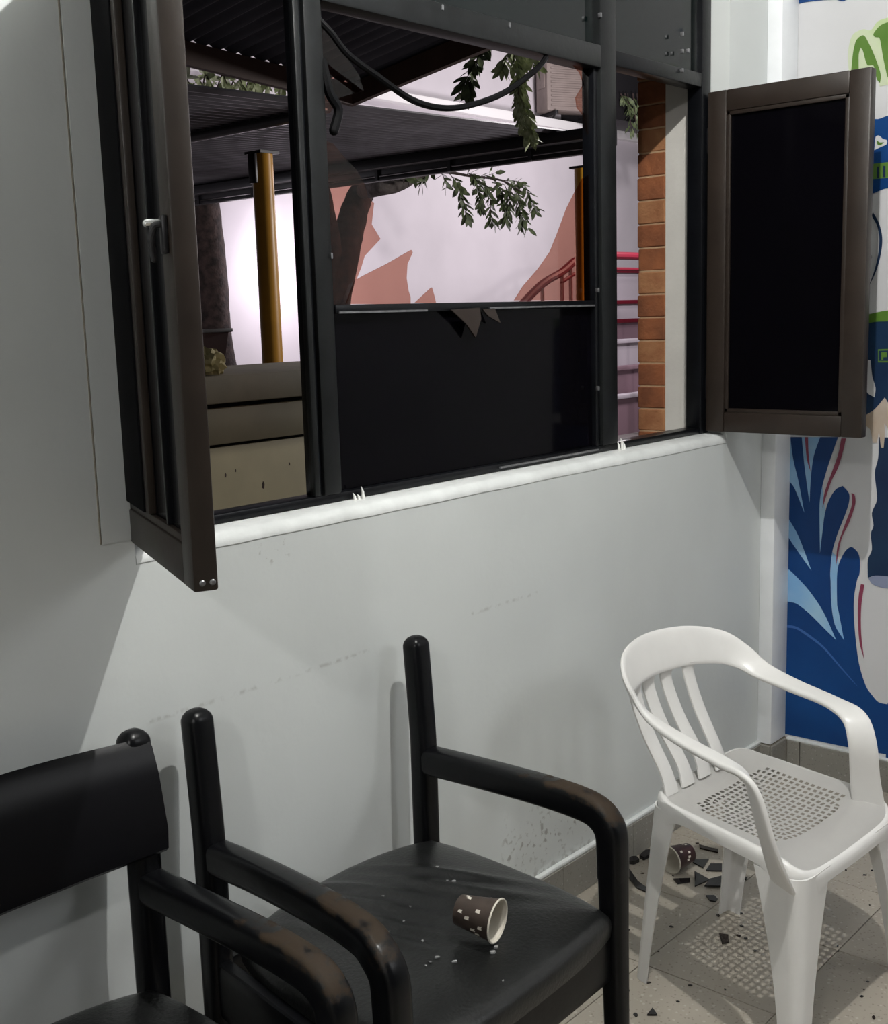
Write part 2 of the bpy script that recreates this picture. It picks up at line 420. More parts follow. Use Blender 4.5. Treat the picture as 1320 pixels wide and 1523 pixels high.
# square duct in the corner
bm = box((3.424, 1.640, 0.106), (3.5315, 1.688, 2.948), 0.004)
structure('trim_4', bm, M['white_trim'])
# baseboards of single tiles
bb = structure('baseboard_back', box((0.0, WY - 0.004, -0.005), (3.46, WY + 0.01, 0.104)), M['grout'], sm=False)
x = 0.02
while x < 3.44:
    x1 = min(x + 0.33, 3.445)
    obj('tile', box((x + 0.0015, WY - 0.014, 0.0), (x1 - 0.0015, WY - 0.0035, 0.102), 0.002, 1), M['base_tile'], bb, False); x = x1
obj('grout_cap', box((0.0, WY - 0.013, 0.1015), (3.45, WY + 0.002, 0.113), 0.004), M['sill'], bb)
bd = structure('baseboard_duct', box((3.424, 1.640, -0.005), (3.533, 1.69, 0.104)), M['grout'], sm=False)
obj('tile', box((3.416, 1.640, 0.0), (3.4235, 1.678, 0.104), 0.002, 1), M['base_tile'], bd, False)
obj('tile', box((3.417, 1.631, 0.0), (3.520, 1.6395, 0.104), 0.002, 1), M['base_tile'], bd, False)
br = structure('baseboard_right', box((3.525, -2.0, -0.005), (3.536, 1.64, 0.102)), M['grout'], sm=False)
y = 1.630; first = True
while y > -1.0:
    y1 = y - (0.045 if first else 0.22)
    first = False
    obj('tile', box((3.516, y1 + 0.0015, 0.0), (3.5255, y - 0.0015, 0.100), 0.002, 1), M['base_tile'], br, False); y = y1
obj('grout_cap', box((3.517, -2.0, 0.0995), (3.533, 1.632, 0.1075), 0.003), M['sill'], br)

# ------------------------------------------------------------------ the window
Y0, Y1 = 1.742, 1.792
win = bpy.data.objects.new('window_1', None); COL.objects.link(win); win.location = (2.16, 1.76, 1.13); win['kind'] = 'structure'
win['label'] = 'black metal window with a smashed middle pane and both casements swung open'
Wi = Matrix.Translation(-Vector(win.location))
def wpart(name, bm, m, parent=None, label=None):
    bm.transform(Wi); o = obj(name, bm, m, parent or win)
    if label: o['label'] = label
    return o
def bar(name, lo, hi, m='black', bev=0.003, label=None): return wpart(name, box(lo, hi, bev), M[m], None, label)
bar('jamb', (1.136, Y0, 1.131), (1.185, Y1, 2.61), 'matt_black')
bar('jamb', (3.142, Y0, 1.131), (3.190, Y1, 2.61))
bar('bottom_rail', (1.186, Y0 + 0.004, 1.131), (3.142, Y1, 1.149))
# left mullion: two stiles with a recess and a lighter stop bead
bar('mullion', (1.604, Y0 + 0.006, 1.149), (1.626, Y0 + .034, 2.61))
bar('stop_bead', (1.597, Y0 - 0.002, 1.150), (1.612, Y0 + 0.012, 2.112), 'grey_black', 0.002)
bar('mullion', (1.622, Y0 - 0.004, 1.149), (1.668, Y1, 2.61), 'grey_black')
bar('mullion', (2.622, Y0 - 0.004, 1.149), (2.692, Y1, 2.61), 'grey_black')
bar('transom', (1.668, Y0 - 0.006, 2.096), (2.622, Y1, 2.150), 'grey_black')
bar('transom', (2.692, Y0 + 0.002, 2.112), (3.142, Y1, 2.150), 'black')
bar('transom', (1.185, Y0 + 0.002, 2.112), (1.604, Y1, 2.150), 'black')
bar('transom', (1.136, Y0, 2.58), (3.19, Y1 + 0.001, 2.619), 'black')
# middle bay: lower dark pane, meeting rail, glazing stiles
bar('glazing_stile', (1.668, Y0 + 0.012, 1.149), (1.684, Y1 - 0.008, 2.096), 'black', 0.002)
bar('glazing_stile', (2.604, Y0 + 0.006, 1.149), (2.622, Y1 - 0.008, 2.096), 'black', 0.002)
bar('meeting_rail', (1.684, Y0 + 0.008, 1.508), (2.604, Y1 - 0.004, 1.526), 'black', 0.002)
wpart('glazing_strip', box((1.690, Y0 + 0.004, 1.5085), (1.955, Y0 + 0.0079, 1.5125)), M['alu'])
wpart('glazing_strip', box((2.17, Y0 + 0.004, 1.5105), (2.60, Y0 + 0.0079, 1.5145)), M['alu'])
wpart('track', box((2.19, Y0 - 0.001, 1.138), (2.604, Y0 + 0.0035, 1.1425)), M['alu'])
wpart('pane', box((1.684, 1.762, 1.149), (2.604, 1.768, 1.508)), M['glass_black'], label='unbroken black lower pane')
for a, b in ((1.185, 1.604), (1.668, 2.622), (2.692, 3.142)):
    wpart('pane', box((a, 1.762, 2.150), (b, 1.768, 2.58)), M['glass_upper'], label='dark upper pane')
# what is left of the middle pane
SH = {
 'left':[(1.6828,1.8932),(1.6842,1.8451),(1.7093,1.8406),(1.7401,1.816),(1.7703,1.7954),(1.7939,1.7681),(1.8026,1.7417),(1.8192,1.7309),(1.8099,1.6882),(1.8344,1.6593),(1.7858,1.6239),(1.7742,1.6002),(1.7593,1.5765),(1.7352,1.5648),(1.7133,1.5299),(1.6772,1.5257),(1.6601,1.5283)],
 'lower':[(1.728,1.5273),(1.7558,1.5742),(1.7871,1.5861),(1.8511,1.6082),(1.9289,1.6386),(1.9324,1.6338),(1.9145,1.6089),(1.9104,1.5794),(1.9153,1.5523),(1.921,1.5398),(1.9203,1.525)],
 'small':[(1.9365,1.5273),(1.9914,1.5595),(1.9984,1.5418),(2.0035,1.5252)],
 'right':[(2.287,1.529),(2.3231,1.5619),(2.386,1.6046),(2.4345,1.6452),(2.4678,1.6923),(2.5073,1.7526),(2.5413,1.7915),(2.5757,1.8278),(2.6101,1.8411),(2.6804,1.8505),(2.6764,1.525)],
 'upperleft':[(1.693,2.0571),(1.726,2.037),(1.7576,2.0098),(1.7897,1.9794),(1.8015,1.9509),(1.7343,1.9305),(1.7048,1.898),(1.6828,1.8932)],
 'upperright':[(2.5292,2.1025),(2.5693,2.0823),(2.5864,2.0572),(2.5507,2.0211),(2.556,1.9976),(2.5851,1.9813),(2.6022,1.9374),(2.6568,1.9423),(2.6591,2.1065)],
 'hang1':[(2.0238,1.5106),(2.1243,1.5135),(2.128,1.4877),(2.1073,1.4473),(2.0754,1.4783)],
 'hang2':[(2.1338,1.5103),(2.1777,1.5112),(2.1989,1.4768),(2.1526,1.4948)],
}
for k, pts in SH.items():
    hang = k.startswith('hang')
    yy = 1.738 if hang else 1.7635
    bm = prism([Vector((x, yy + (0.012 * (1.51 - z) if hang else 0), z)) for x, z in pts], (0, 0.004, 0))
    wpart('glass_shard', bm, M['tint'] if not hang else M['shard_brown'], label='loose shard hanging over the rail' if hang else 'jagged brown glass left in the frame')
# rubber gasket pulled out of its groove, hanging in a loop
g = [(1.668, 1.745, 2.062), (1.69, 1.735, 2.04), (1.722, 1.725, 2.004), (1.795, 1.72, 1.973), (1.892, 1.718, 1.938), (1.987, 1.718, 1.931), (2.087, 1.72, 1.948), (2.207, 1.722, 1.987), (2.335, 1.73, 2.052), (2.40, 1.745, 2.092)]
wpart('gasket', tube(g, 0.0068, k=5, n=8, u=(0, 1, 0)), M['rubber'], label='torn rubber gasket hanging in a loop')
g = [(1.672, 1.745, 1.985), (1.680, 1.738, 1.93), (1.700, 1.735, 1.90), (1.688, 1.738, 1.86)]
wpart('gasket', tube(g, 0.010, k=4, n=8, u=(0, 1, 0)), M['rubber'])
# putty drips at the mullion feet
for x, z, hh in ((1.700, 1.128, .016), (1.712, 1.128, .012), (1.724, 1.128, .026), (2.690, 1.130, .022), (2.705, 1.130, .030), (2.716, 1.130, .020)):
    wpart('putty_drip', tube([(x, Y0 - 0.008, z), (x + 0.001, Y0 - 0.006, z + hh * 0.6), (x - 0.001, Y0 - 0.004, z + hh)], [0.0045, 0.003, 0.001], k=2, n=6), M['putty'])
for x, z in ((1.142, 2.0), (1.139, 1.80), (1.141, 1.62), (1.140, 1.53)):
    wpart('paint_chip', box((x - 0.005, WY - 0.010, z - 0.013), (x + 0.003, WY + 0.0, z + 0.013), 0.002), M['putty'])
for x, z in ((3.02, 2.235), (3.02, 2.19), (3.05, 2.195), (3.02, 2.14), (2.62, 2.22), (2.25, 2.14), (2.02, 2.14), (1.70, 2.20), (2.60, 1.55), (1.665, 1.62), (2.598, 1.30)):
    wpart('paint_chip', box((x - 0.003, Y0 - 0.009, z - 0.005), (x + 0.002, Y0 + 0.001, z + 0.006), 0.001), M['alu'])

# casements: local frame x = from the hinge outwards, y = thickness, z up
def casement(name, label, hinge, ang, width, z0, z1, mt, pane_lo):
    t = thing(name, label, 'window casement', (hinge[0], hinge[1], z0), ang)
    H = z1 - z0; T = 0.034; S = 0.058
    def st(nm, lo, hi, par=t, m=mt, bev=0.0035, lb=None):
        o = obj(nm, box(lo, hi, bev), M[m], par)
        if lb: o['label'] = lb
        return o
    st('stile', (0, -T / 2, 0), (S, T / 2, H)); outer = st('stile', (width - S, -T / 2, 0), (width, T / 2, H))
    st('rail', (S, -T / 2 + .0005, 0), (width - S, T / 2 - .0005, S)); st('rail', (S, -T / 2 + .0005, H - S), (width - S, T / 2 - .0005, H))
    # glazing beads on both faces
    for sgn in (-1, 1):
        y0, y1 = sorted((sgn * (T / 2 - 0.004), sgn * 0.004))
        for lo, hi in (((S, y0, S), (S + .011, y1, H - S)), ((width - S - .011, y0, S), (width - S, y1, H - S)),
                       ((S, y0, S), (width - S, y1, S + .011)), ((S, y0, H - S - .011), (width - S, y1, H - S))):
            st('glazing_bead', lo, hi, bev=0.0015)
    st('pane', (S + .004, -0.003, S + .004), (width - S - .004, 0.003, H - S - .004), m='glass_black' if pane_lo else 'grey_pane', bev=0, lb='dark glass pane')
    for hz in (0.10, H - 0.16):
        obj('hinge', tube([(-0.004, 0, hz), (-0.004, 0, hz + 0.06)], 0.007, k=1, n=10, u=(1, 0, 0)), M['dark_steel'], t)
    return t, outer, H
M['grey_pane'] = mat('dusty_dark_pane', (0.010, 0.0098, 0.011), 0.22, spec=0.4, var=0.3, vscale=6)
a_left = math.atan2(1.283 - 1.733, 0.968 - 1.163)
cl, so, H = casement('window_casement', 'left casement swung open towards the camera, seen almost edge on, with a small chrome latch', (1.166, 1.733), a_left, 0.490, 1.140, 2.098, 'bronze', False)
obj('hinge_side_black', box((-0.003, -0.0195, 0.070), (0.198, -0.010, 0.889), 0.002), M['matt_black'], cl)['label'] = 'black strip along the hinge side'  # black sheet over the hinge side of the casement face
obj('glazing_bead', box((0.325, -0.0125, 0.070), (0.333, -0.002, 0.889), 0.001), M['black'], cl)
obj('glazing_bead', box((0.198, -0.0165, 0.070), (0.222, -0.004, 0.889), 0.002), M['bronze'], cl)
lz = at(245, 345, Y=1.33).z - 1.140
hd = obj('latch', box((0.458, -0.025, lz - 0.030), (0.476, -0.017, lz + 0.020), 0.003), M['dark_steel'], cl)
obj('latch_lever', tube([(0.467, -0.025, lz + 0.008), (0.465, -0.033, lz + 0.005), (0.461, -0.036, lz - 0.014), (0.459, -0.034, lz - 0.036)], [0.0045, 0.005, 0.005, 0.004], k=3), M['dark_steel'], hd)
obj('latch_pin', tube([(0.461, -0.026, lz + 0.010), (0.457, -0.040, lz + 0.010)], 0.0055, k=1), M['chrome'], hd)
for q in (0.012, 0.026):
    obj('rivet', lathe([(0.0, .0025), (0.003, .002), (0.0045, 0)], 12), M['alu'], cl).matrix_local = Matrix.Translation((0.4905, -0.017 + q, 0.012)) @ Matrix.Rotation(PI / 2, 4, 'Y')
cr_, so2, H = casement('window_casement', 'right casement swung open against the mural wall, brown frame around a black pane', (3.175, 1.735), -PI / 2, 0.469, 1.138, 2.098, 'bronze', True)
kz = at(1296, 382, Y=1.27).z - 1.138
obj('knob', tube([(0.455, 0.017, kz), (0.455, 0.036, kz)], 0.008, k=1), M['dark_steel'], cr_)

# ================================================================== MURAL on the right wall (flat paint)
MU = {
 'blue':[(1.6546,1.0881),(1.6443,0.5461),(1.6452,0.1129),(1.4359,0.1136),(1.3027,0.1183),(1.3079,0.2797),(1.3372,0.2807),(1.3576,0.2985),(1.3784,0.3242),(1.4028,0.3949),(1.4193,0.5055),(1.424,0.5949),(1.4148,0.6631),(1.4094,0.6743),(1.408,0.7141),(1.4149,0.742),(1.4352,0.7585),(1.453,0.7469),(1.467,0.7218),(1.4772,0.6915),(1.4799,0.651),(1.4771,0.5695),(1.4725,0.552),(1.4519,0.4596),(1.4827,0.5049),(1.4958,0.5714),(1.4999,0.6434),(1.5018,0.6666),(1.4968,0.7367),(1.48,0.8001),(1.4596,0.8559),(1.448,0.8962),(1.4488,0.9246),(1.4692,0.9462),(1.4907,0.9339),(1.5119,0.8982),(1.5238,0.8539),(1.5299,0.7988),(1.5365,0.7287),(1.5395,0.8088),(1.5412,0.885),(1.535,0.9361),(1.5147,1.0127),(1.4876,1.0956)],
 'lightA':[(1.6546,1.0881),(1.6419,1.0887),(1.631,1.0203),(1.6125,0.9523),(1.5902,0.8517),(1.6254,0.9295),(1.6523,0.9661)],
 'lightB':[(1.604,1.0904),(1.5442,1.0931),(1.5633,1.035),(1.5712,0.9696),(1.5743,0.8859),(1.586,0.9541),(1.5961,1.0223)],
 'lightC':[(1.6487,0.8374),(1.6089,0.7763),(1.5627,0.6685),(1.6216,0.7416),(1.6476,0.7818)],
 'lightD':[(1.6508,0.6731),(1.6168,0.6472),(1.5685,0.6027),(1.5205,0.5405),(1.4769,0.4565),(1.5098,0.4825),(1.5669,0.5292),(1.6102,0.5555),(1.6488,0.5651)],
 'thin':[(1.6472,0.48),(1.6134,0.4805),(1.575,0.4654),(1.5178,0.4305),(1.4611,0.3756),(1.4005,0.3155),(1.4236,0.3341),(1.4679,0.3744),(1.5224,0.4251),(1.5796,0.4577),(1.6133,0.4721),(1.647,0.4707)],
 'red1':[(1.4767,1.0926),(1.4616,1.0933),(1.4719,1.047),(1.4851,1.0003),(1.5059,0.9561),(1.5316,0.8713),(1.5254,0.9224),(1.4997,0.9993),(1.4845,1.0464)],
 'red2':[(1.4405,0.927),(1.4307,0.9224),(1.4275,0.8943),(1.4446,0.8358),(1.4685,0.7796),(1.4835,0.6908),(1.4806,0.753),(1.4622,0.8162),(1.442,0.8753),(1.4373,0.9006)],
 'red3':[(1.4032,0.6467),(1.3922,0.6459),(1.3999,0.5758),(1.3973,0.4864),(1.3853,0.407),(1.4025,0.463),(1.4103,0.5519),(1.4088,0.6103)],
 'red4':[(1.5938,1.0909),(1.5833,1.0913),(1.5803,1.0412),(1.5727,0.984),(1.5856,1.0229)],
 'navy':[(1.362,1.1013),(1.3619,1.0391),(1.3709,0.9934),(1.3615,0.9138),(1.376,0.8704),(1.3696,0.8322),(1.3776,0.8066),(1.3726,0.7574),(1.384,0.724),(1.3824,0.6686),(1.3544,0.6792),(1.3093,0.6919),(1.3226,1.103)],
 'cloud':[(1.3806,0.667),(1.3544,0.6792),(1.3094,0.6936),(1.3071,0.6229),(1.3392,0.6436),(1.3677,0.6507)],
 'torso':[(1.4015,1.44),(1.345,1.4456),(1.3336,1.4454),(1.3235,1.1344),(1.3449,1.1609),(1.3528,1.1948),(1.3467,1.2188),(1.3766,1.1838),(1.4021,1.1624),(1.4088,1.2139),(1.4171,1.4386)],
 'arm_slit':[(1.4018,1.3301),(1.3931,1.3302),(1.3865,1.2827),(1.3758,1.2488),(1.3777,1.2197),(1.4025,1.238)],
 'collar':[(1.416,1.4621),(1.3459,1.4745),(1.3345,1.4749),(1.3336,1.4471),(1.3742,1.4428),(1.4153,1.4368)],
 'hand':[(1.4107,1.1587),(1.3766,1.1838),(1.3467,1.2205),(1.3251,1.182),(1.3231,1.1208),(1.335,1.1305),(1.346,1.1438),(1.3434,1.1131),(1.3455,1.07),(1.3531,1.0714),(1.3608,1.1192),(1.3667,1.0845),(1.3788,1.0839),(1.3887,1.125),(1.4066,1.1381)],
 'badge_out':[(1.3717,1.3623),(1.3309,1.3638),(1.3296,1.3236),(1.3705,1.3235)],
 'badge_in':[(1.3688,1.3579),(1.3308,1.3591),(1.3298,1.3283),(1.3679,1.3282)],
 'badge_letter':[(1.3612,1.3538),(1.3441,1.3538),(1.3437,1.3387),(1.3545,1.3387),(1.3543,1.3303),(1.3604,1.3302)],
 'band':[(1.4205,2.029),(1.3931,2.0201),(1.3589,2.0267),(1.3437,2.0248),(1.3369,1.8171),(1.3571,1.8244),(1.3985,1.8131),(1.414,1.8088)],
 'letterB':[(1.4002,1.9343),(1.3974,1.9709),(1.3879,1.9735),(1.376,1.9629),(1.3644,1.958),(1.3648,1.947),(1.3811,1.9414)],
 'letterBhole':[(1.3933,1.9612),(1.3854,1.9548),(1.3719,1.9533),(1.3813,1.947),(1.391,1.9488)],
 'greenband':[(1.4088,1.8962),(1.3396,1.8984),(1.3379,1.8467),(1.4075,1.8532)],
 'gstripe':[(1.391,1.887),(1.3852,1.8864),(1.3842,1.8547),(1.3901,1.8553)],
 'gstripe2':[(1.3736,1.8871),(1.3659,1.8863),(1.3649,1.8548),(1.3727,1.8555)],
 'arc':[(1.3988,1.7587),(1.3803,1.7272),(1.3693,1.6851),(1.3718,1.6399),(1.384,1.5911),(1.4043,1.546),(1.4007,1.5593),(1.3899,1.5914),(1.3796,1.6403),(1.3782,1.6856),(1.3859,1.7201),(1.4025,1.7495)],
 'topblue':[(1.6574,2.4033),(1.6448,2.401),(1.6469,2.3914),(1.653,2.3652),(1.6566,2.3659)],
 'topblue2':[(1.6422,2.4054),(1.4753,2.3744),(1.5011,2.3623),(1.517,2.3664),(1.5277,2.3708),(1.5814,2.3775),(1.6196,2.3803),(1.6403,2.3798)],
 'halo':[(1.4828,2.1668),(1.4867,2.2164),(1.4749,2.2632),(1.4441,2.275),(1.4207,2.2686),(1.401,2.2892),(1.3634,2.2945),(1.3575,2.1122),(1.3904,2.1095),(1.402,2.1548)],
 'letterA':[(1.4749,2.1681),(1.4709,2.2139),(1.4639,2.2444),(1.4538,2.2549),(1.441,2.2576),(1.4303,2.2437),(1.4056,2.1916),(1.3875,2.1406),(1.3894,2.1191),(1.3987,2.1301),(1.4101,2.1705),(1.4282,2.1745),(1.4424,2.2167),(1.4491,2.225),(1.4538,2.2063),(1.4527,2.1672)],
 'letterV':[(1.4127,2.2565),(1.3955,2.2751),(1.3755,2.2812),(1.3629,2.2802),(1.358,2.1266),(1.3682,2.133),(1.3826,2.188),(1.3945,2.2427),(1.4073,2.2472)],
}
mu = thing('mural', 'painted mural of blue swashes, green lettering and a figure on the white right wall', 'mural', (3.531, 1.3, 0.11))
for k_, th_ in (('navy', 1.325), ('cloud', 1.32), ('torso', 1.34), ('collar', 1.34), ('band', 1.345), ('greenband', 1.342)):
    MU[k_] = [(a - (0.36 if a < th_ else 0), b) for a, b in MU[k_]]
def rounded(P, k=4):
    n = len(P); out = []
    V = [Vector(p) for p in P]; T = []
    for i in range(n):
        a = V[i] - V[i - 1]; b = V[(i + 1) % n] - V[i]
        T.append((V[(i + 1) % n] - V[i - 1]) * 0.5 if a.length > 1e-6 and b.length > 1e-6 and a.normalized().dot(b.normalized()) > 0.25 else None)
    for i in range(n):
        j = (i + 1) % n; p, q_ = V[i], V[j]; d = q_ - p; L = d.length
        t0 = T[i] if T[i] is not None else d; t1 = T[j] if T[j] is not None else d
        t0 = t0 * min(1, L / max(t0.length, 1e-9)); t1 = t1 * min(1, L / max(t1.length, 1e-9))
        for s_ in range(k):
            u = s_ / k
            out.append(tuple(p * (2*u**3 - 3*u*u + 1) + t0 * (u**3 - 2*u*u + u) + q_ * (-2*u**3 + 3*u*u) + t1 * (u**3 - u*u)))
    return out
MU['lightE'] = [(1.4968, .7367), (1.5018, .6666), (1.4999, .6434), (1.4958, .5714), (1.4827, .5049), (1.4519, .4560), (1.4700, .552), (1.4760, .5695), (1.4780, .651), (1.4750, .6915), (1.4800, .72)]
MU['lightF'] = [(1.538, .7200), (1.5415, .8088), (1.5430, .885), (1.535, .9500), (1.5228, .8539), (1.5289, .7988)]
def paint(name, key, m, lay, label=None):
    x = 3.5315 - 0.0007 * lay
    bm = bmesh.new()
    tess(bm, [bm.verts.new((x, a, b)) for a, b in (rounded(MU[key]) if key not in ('badge_out', 'badge_in', 'badge_letter', 'greenband', 'gstripe', 'gstripe2') else MU[key])])
    bm.transform(Matrix.Translation((-3.531, -1.3, -0.11)))
    o = obj(name, bm, M[m], mu, False)
    if label: o['label'] = label
    return o
paint('blue_swash', 'blue', 'm_blue', 1, 'deep blue leafy swash')
MU['floorband'] = [(1.31, 0.1), (1.31, 0.285), (1.20, 0.29), (0.9, 0.5), (0.5, 0.45), (0.3, 0.1)]
paint('blue_swash', 'floorband', 'm_blue', 0.4)
for k in ('lightA', 'lightB', 'lightC', 'lightD'): paint('light_streak', k, 'm_light', 2, 'pale blue gap between the swashes')
for k in ('lightE', 'lightF'): paint('light_streak', k, 'm_light', 0.7)
paint('thin_streak', 'thin', 'm_thin', 2)
for k in ('red1', 'red2', 'red3', 'red4'): paint('maroon_stripe', k, 'm_maroon', 3, 'thin maroon line')
paint('figure_trousers', 'navy', 'm_navy', 2); paint('grey_cloud', 'cloud', 'm_grey', 2)
paint('figure_jacket', 'torso', 'm_navy', 3); paint('sleeve_gap', 'arm_slit', 'm_white', 4)
paint('green_collar', 'collar', 'm_green', 4); paint('figure_hand', 'hand', 'm_skin', 5, 'painted hand hanging beside the jacket')
paint('badge', 'badge_out', 'm_green', 4, 'green outlined badge'); paint('badge_field', 'badge_in', 'm_navy', 5); paint('badge_letter', 'badge_letter', 'm_green', 6)
paint('blue_band', 'band', 'm_blue', 2); paint('white_letter', 'letterB', 'm_white', 3, 'white painted letter'); paint('letter_counter', 'letterBhole', 'm_green', 4)
paint('green_line', 'greenband', 'm_green', 3); paint('letter_stroke', 'gstripe', 'm_navy', 4); paint('letter_stroke', 'gstripe2', 'm_navy', 4)
paint('curved_outline', 'arc', 'm_navy', 3); paint('blue_edge', 'topblue', 'm_blue', 2); paint('blue_edge', 'topblue2', 'm_blue', 2)
paint('letter_glow', 'halo', 'm_halo', 1, 'pale green glow around the letters'); paint('green_letter', 'letterA', 'm_green', 3, 'green letter A'); paint('green_letter', 'letterV', 'm_green', 3)

# ================================================================== BLACK WOODEN CHAIRS (drawn at the middle chair, origin on the floor)
CX, CY = 1.46, 1.36
def K(p, w_, t_, wd): return (p[0] - CX, p[1] - CY, p[2], w_, t_, *wd)
FR = {  # side: rear foot, joint, top, arm points, front foot
 'r': dict(post=[(1.737, 1.600, 0.0), (1.737, 1.600, 0.33), (1.737, 1.600, 0.585), (1.739, 1.603, 0.66), (1.748, 1.622, 0.828)],
           arm=[(1.738, 1.598, 0.592), (1.728, 1.45, 0.602), (1.714, 1.28, 0.612), (1.705, 1.185, 0.613), (1.7025, 1.142, 0.604), (1.702, 1.119, 0.578), (1.702, 1.115, 0.535), (1.703, 1.115, 0.49)],
           leg=[(1.703, 1.115, 0.491), (1.706, 1.113, 0.30), (1.710, 1.110, 0.0)]),
 'l': dict(post=[(1.183, 1.600, 0.0), (1.183, 1.600, 0.33), (1.183, 1.600, 0.580), (1.184, 1.603, 0.65), (1.190, 1.622, 0.825)],
           arm=[(1.186, 1.598, 0.588), (1.172, 1.45, 0.599), (1.144, 1.27, 0.611), (1.125, 1.17, 0.612), (1.113, 1.127, 0.603), (1.110, 1.104, 0.577), (1.110, 1.100, 0.535), (1.111, 1.100, 0.49)],
           leg=[(1.111, 1.100, 0.491), (1.113, 1.100, 0.30), (1.117, 1.100, 0.0)])}
def seat_grid(bm, c00, c10, c01, c11, z0, dome, thick, seed, wr):
    rnd = random.Random(seed); n = 64
    fold = [(rnd.uniform(.25, .6), rnd.uniform(.3, .8), rnd.uniform(-.5, .5)) for _ in range(6)]
    def P(u, v):
        # plan: superellipse squash to round the corners
        uu, vv = 2 * u - 1, 2 * v - 1
        a = uu * math.sqrt(1 - 0.16 * vv * vv * abs(vv)); b = vv * math.sqrt(1 - 0.16 * uu * uu * abs(uu))
        a *= 1.03; b *= 1.03
        u2, v2 = (a + 1) / 2, (b + 1) / 2
        x = (c00[0] * (1 - u2) + c10[0] * u2) * (1 - v2) + (c01[0] * (1 - u2) + c11[0] * u2) * v2
        y = (c00[1] * (1 - u2) + c10[1] * u2) * (1 - v2) + (c01[1] * (1 - u2) + c11[1] * u2) * v2
        e = max(abs(uu), abs(vv))
        h = dome * (1 - e ** 2.6) ** 0.5 if e < 1 else 0
        h += 0.020 * v2 * (1 - uu * uu)             # swells toward the back
        h -= 0.014 * math.exp(-((u - .5) ** 2 + (v - .42) ** 2) / .06)
        if wr:
            for i, (fu, fv, ft) in enumerate(fold):
                d = (u - .18 - .10 * i) + (0.55 + .1 * ft) * (v - .75)
                h += 0.0085 * math.exp(-(d / .030) ** 2) * math.exp(-((v - fv) / .22) ** 2)
        return (x - CX, y - CY, z0 + h)
    g = [[bm.verts.new(P(i / n, j / n)) for i in range(n + 1)] for j in range(n + 1)]
    for j in range(n):
        for i in range(n): bm.faces.new((g[j][i], g[j][i + 1], g[j + 1][i + 1], g[j + 1][i]))
    loop = g[0][:] + [g[j][n] for j in range(1, n + 1)] + g[n][:-1][::-1] + [g[j][0] for j in range(n - 1, 0, -1)]
    cx = sum(v.co.x for v in loop) / len(loop); cy = sum(v.co.y for v in loop) / len(loop)
    prev = loop
    for s, dz in ((1.015, -.008), (1.02, -.022), (1.012, -.04), (0.985, -thick)):
        ring = [bm.verts.new((cx + (v.co.x - cx) * s, cy + (v.co.y - cy) * s, z0 + dz)) for v in loop]
        for i in range(len(loop)):
            j = (i + 1) % len(loop); bm.faces.new((prev[i], prev[j], ring[j], ring[i]))
        prev = ring
    bm.faces.new(prev)
    return bm
def wooden_chair(label, with_back):
    t = thing('wooden_armchair', label, 'chair', (CX, CY, 0))
    for s in 'lr':
        d = FR[s]
        obj('back_post', sweep([K(p, 0.050, 0.046, (1, 0, 0)) for p in d['post']], k=5, p=3.4, round_ends=(False, True)), M['lacquer'], t)
        obj('armrest', sweep([K(p, 0.047, 0.057 - .001 * i, (1, 0, 0)) for i, p in enumerate(d['arm'])], k=6, p=4.2), M['lacquer'], t)
        obj('leg', sweep([K(p, 0.046 - .006 * i, 0.050 - .006 * i, (1, 0, 0)) for i, p in enumerate(d['leg'])], k=3, p=3.6), M['lacquer'], t)
    # rails under the seat
    z0, z1 = 0.335, 0.385
    def rail(a, b, w_=0.030):
        za = 0.345
        obj('seat_rail', sweep([K((*a, za), w_, 0.105, (b[1] - a[1], a[0] - b[0], 0)), K((*b, za), w_, 0.105, (b[1] - a[1], a[0] - b[0], 0))], k=1, p=6), M['lacquer'], t)
    rail((1.70, 1.13), (1.735, 1.585)); rail((1.118, 1.12), (1.184, 1.585)); rail((1.13, 1.110), (1.69, 1.125)); rail((1.20, 1.595), (1.72, 1.595))
    obj('seat', seat_grid(bmesh.new(), (1.138, 1.085), (1.690, 1.095), (1.200, 1.575), (1.725, 1.575), 0.428, 0.026, 0.045, 3, True), M['leather'], t)
    if with_back:
        ks = []
        bm = bmesh.new(); rings = []
        for i in range(17):
            u = i / 16; x = 1.160 + (1.764 - 1.160) * u; bow = 0.030 * math.sin(PI * u)
            ring = []
            for (dy, z, s) in ((-.024, .655, 1), (-.030, .69, 1), (-.024, .78, 1), (-.016, .835, 1), (-.004, .8475, 1), (.010, .840, 1), (.006, .78, 1), (-.004, .69, 1), (-.008, .655, 1), (-.016, .648, 1)):
                lean = (z - .62) * 0.10
                droop = -0.012 * (1 - math.sin(PI * u)) if z > .8 else 0
                ring.append(Vector((x - CX, 1.588 + lean + dy + bow * 0.5 - CY, z + droop)))
            rings.append(ring)
        obj('backrest', add_loft(bm, rings), M['smooth_vinyl'], t)
    return t
ch2 = wooden_chair('black wooden armchair with no backrest panel, a paper cup lying on its wrinkled seat', False)
ch1 = wooden_chair('black wooden armchair with its solid black backrest, cut off at the left edge', True)
ch1.location.x -= 0.692; ch1.location.y -= 0.008
# flat objects on the middle seat
def seat_z(x, y): return 0.4505
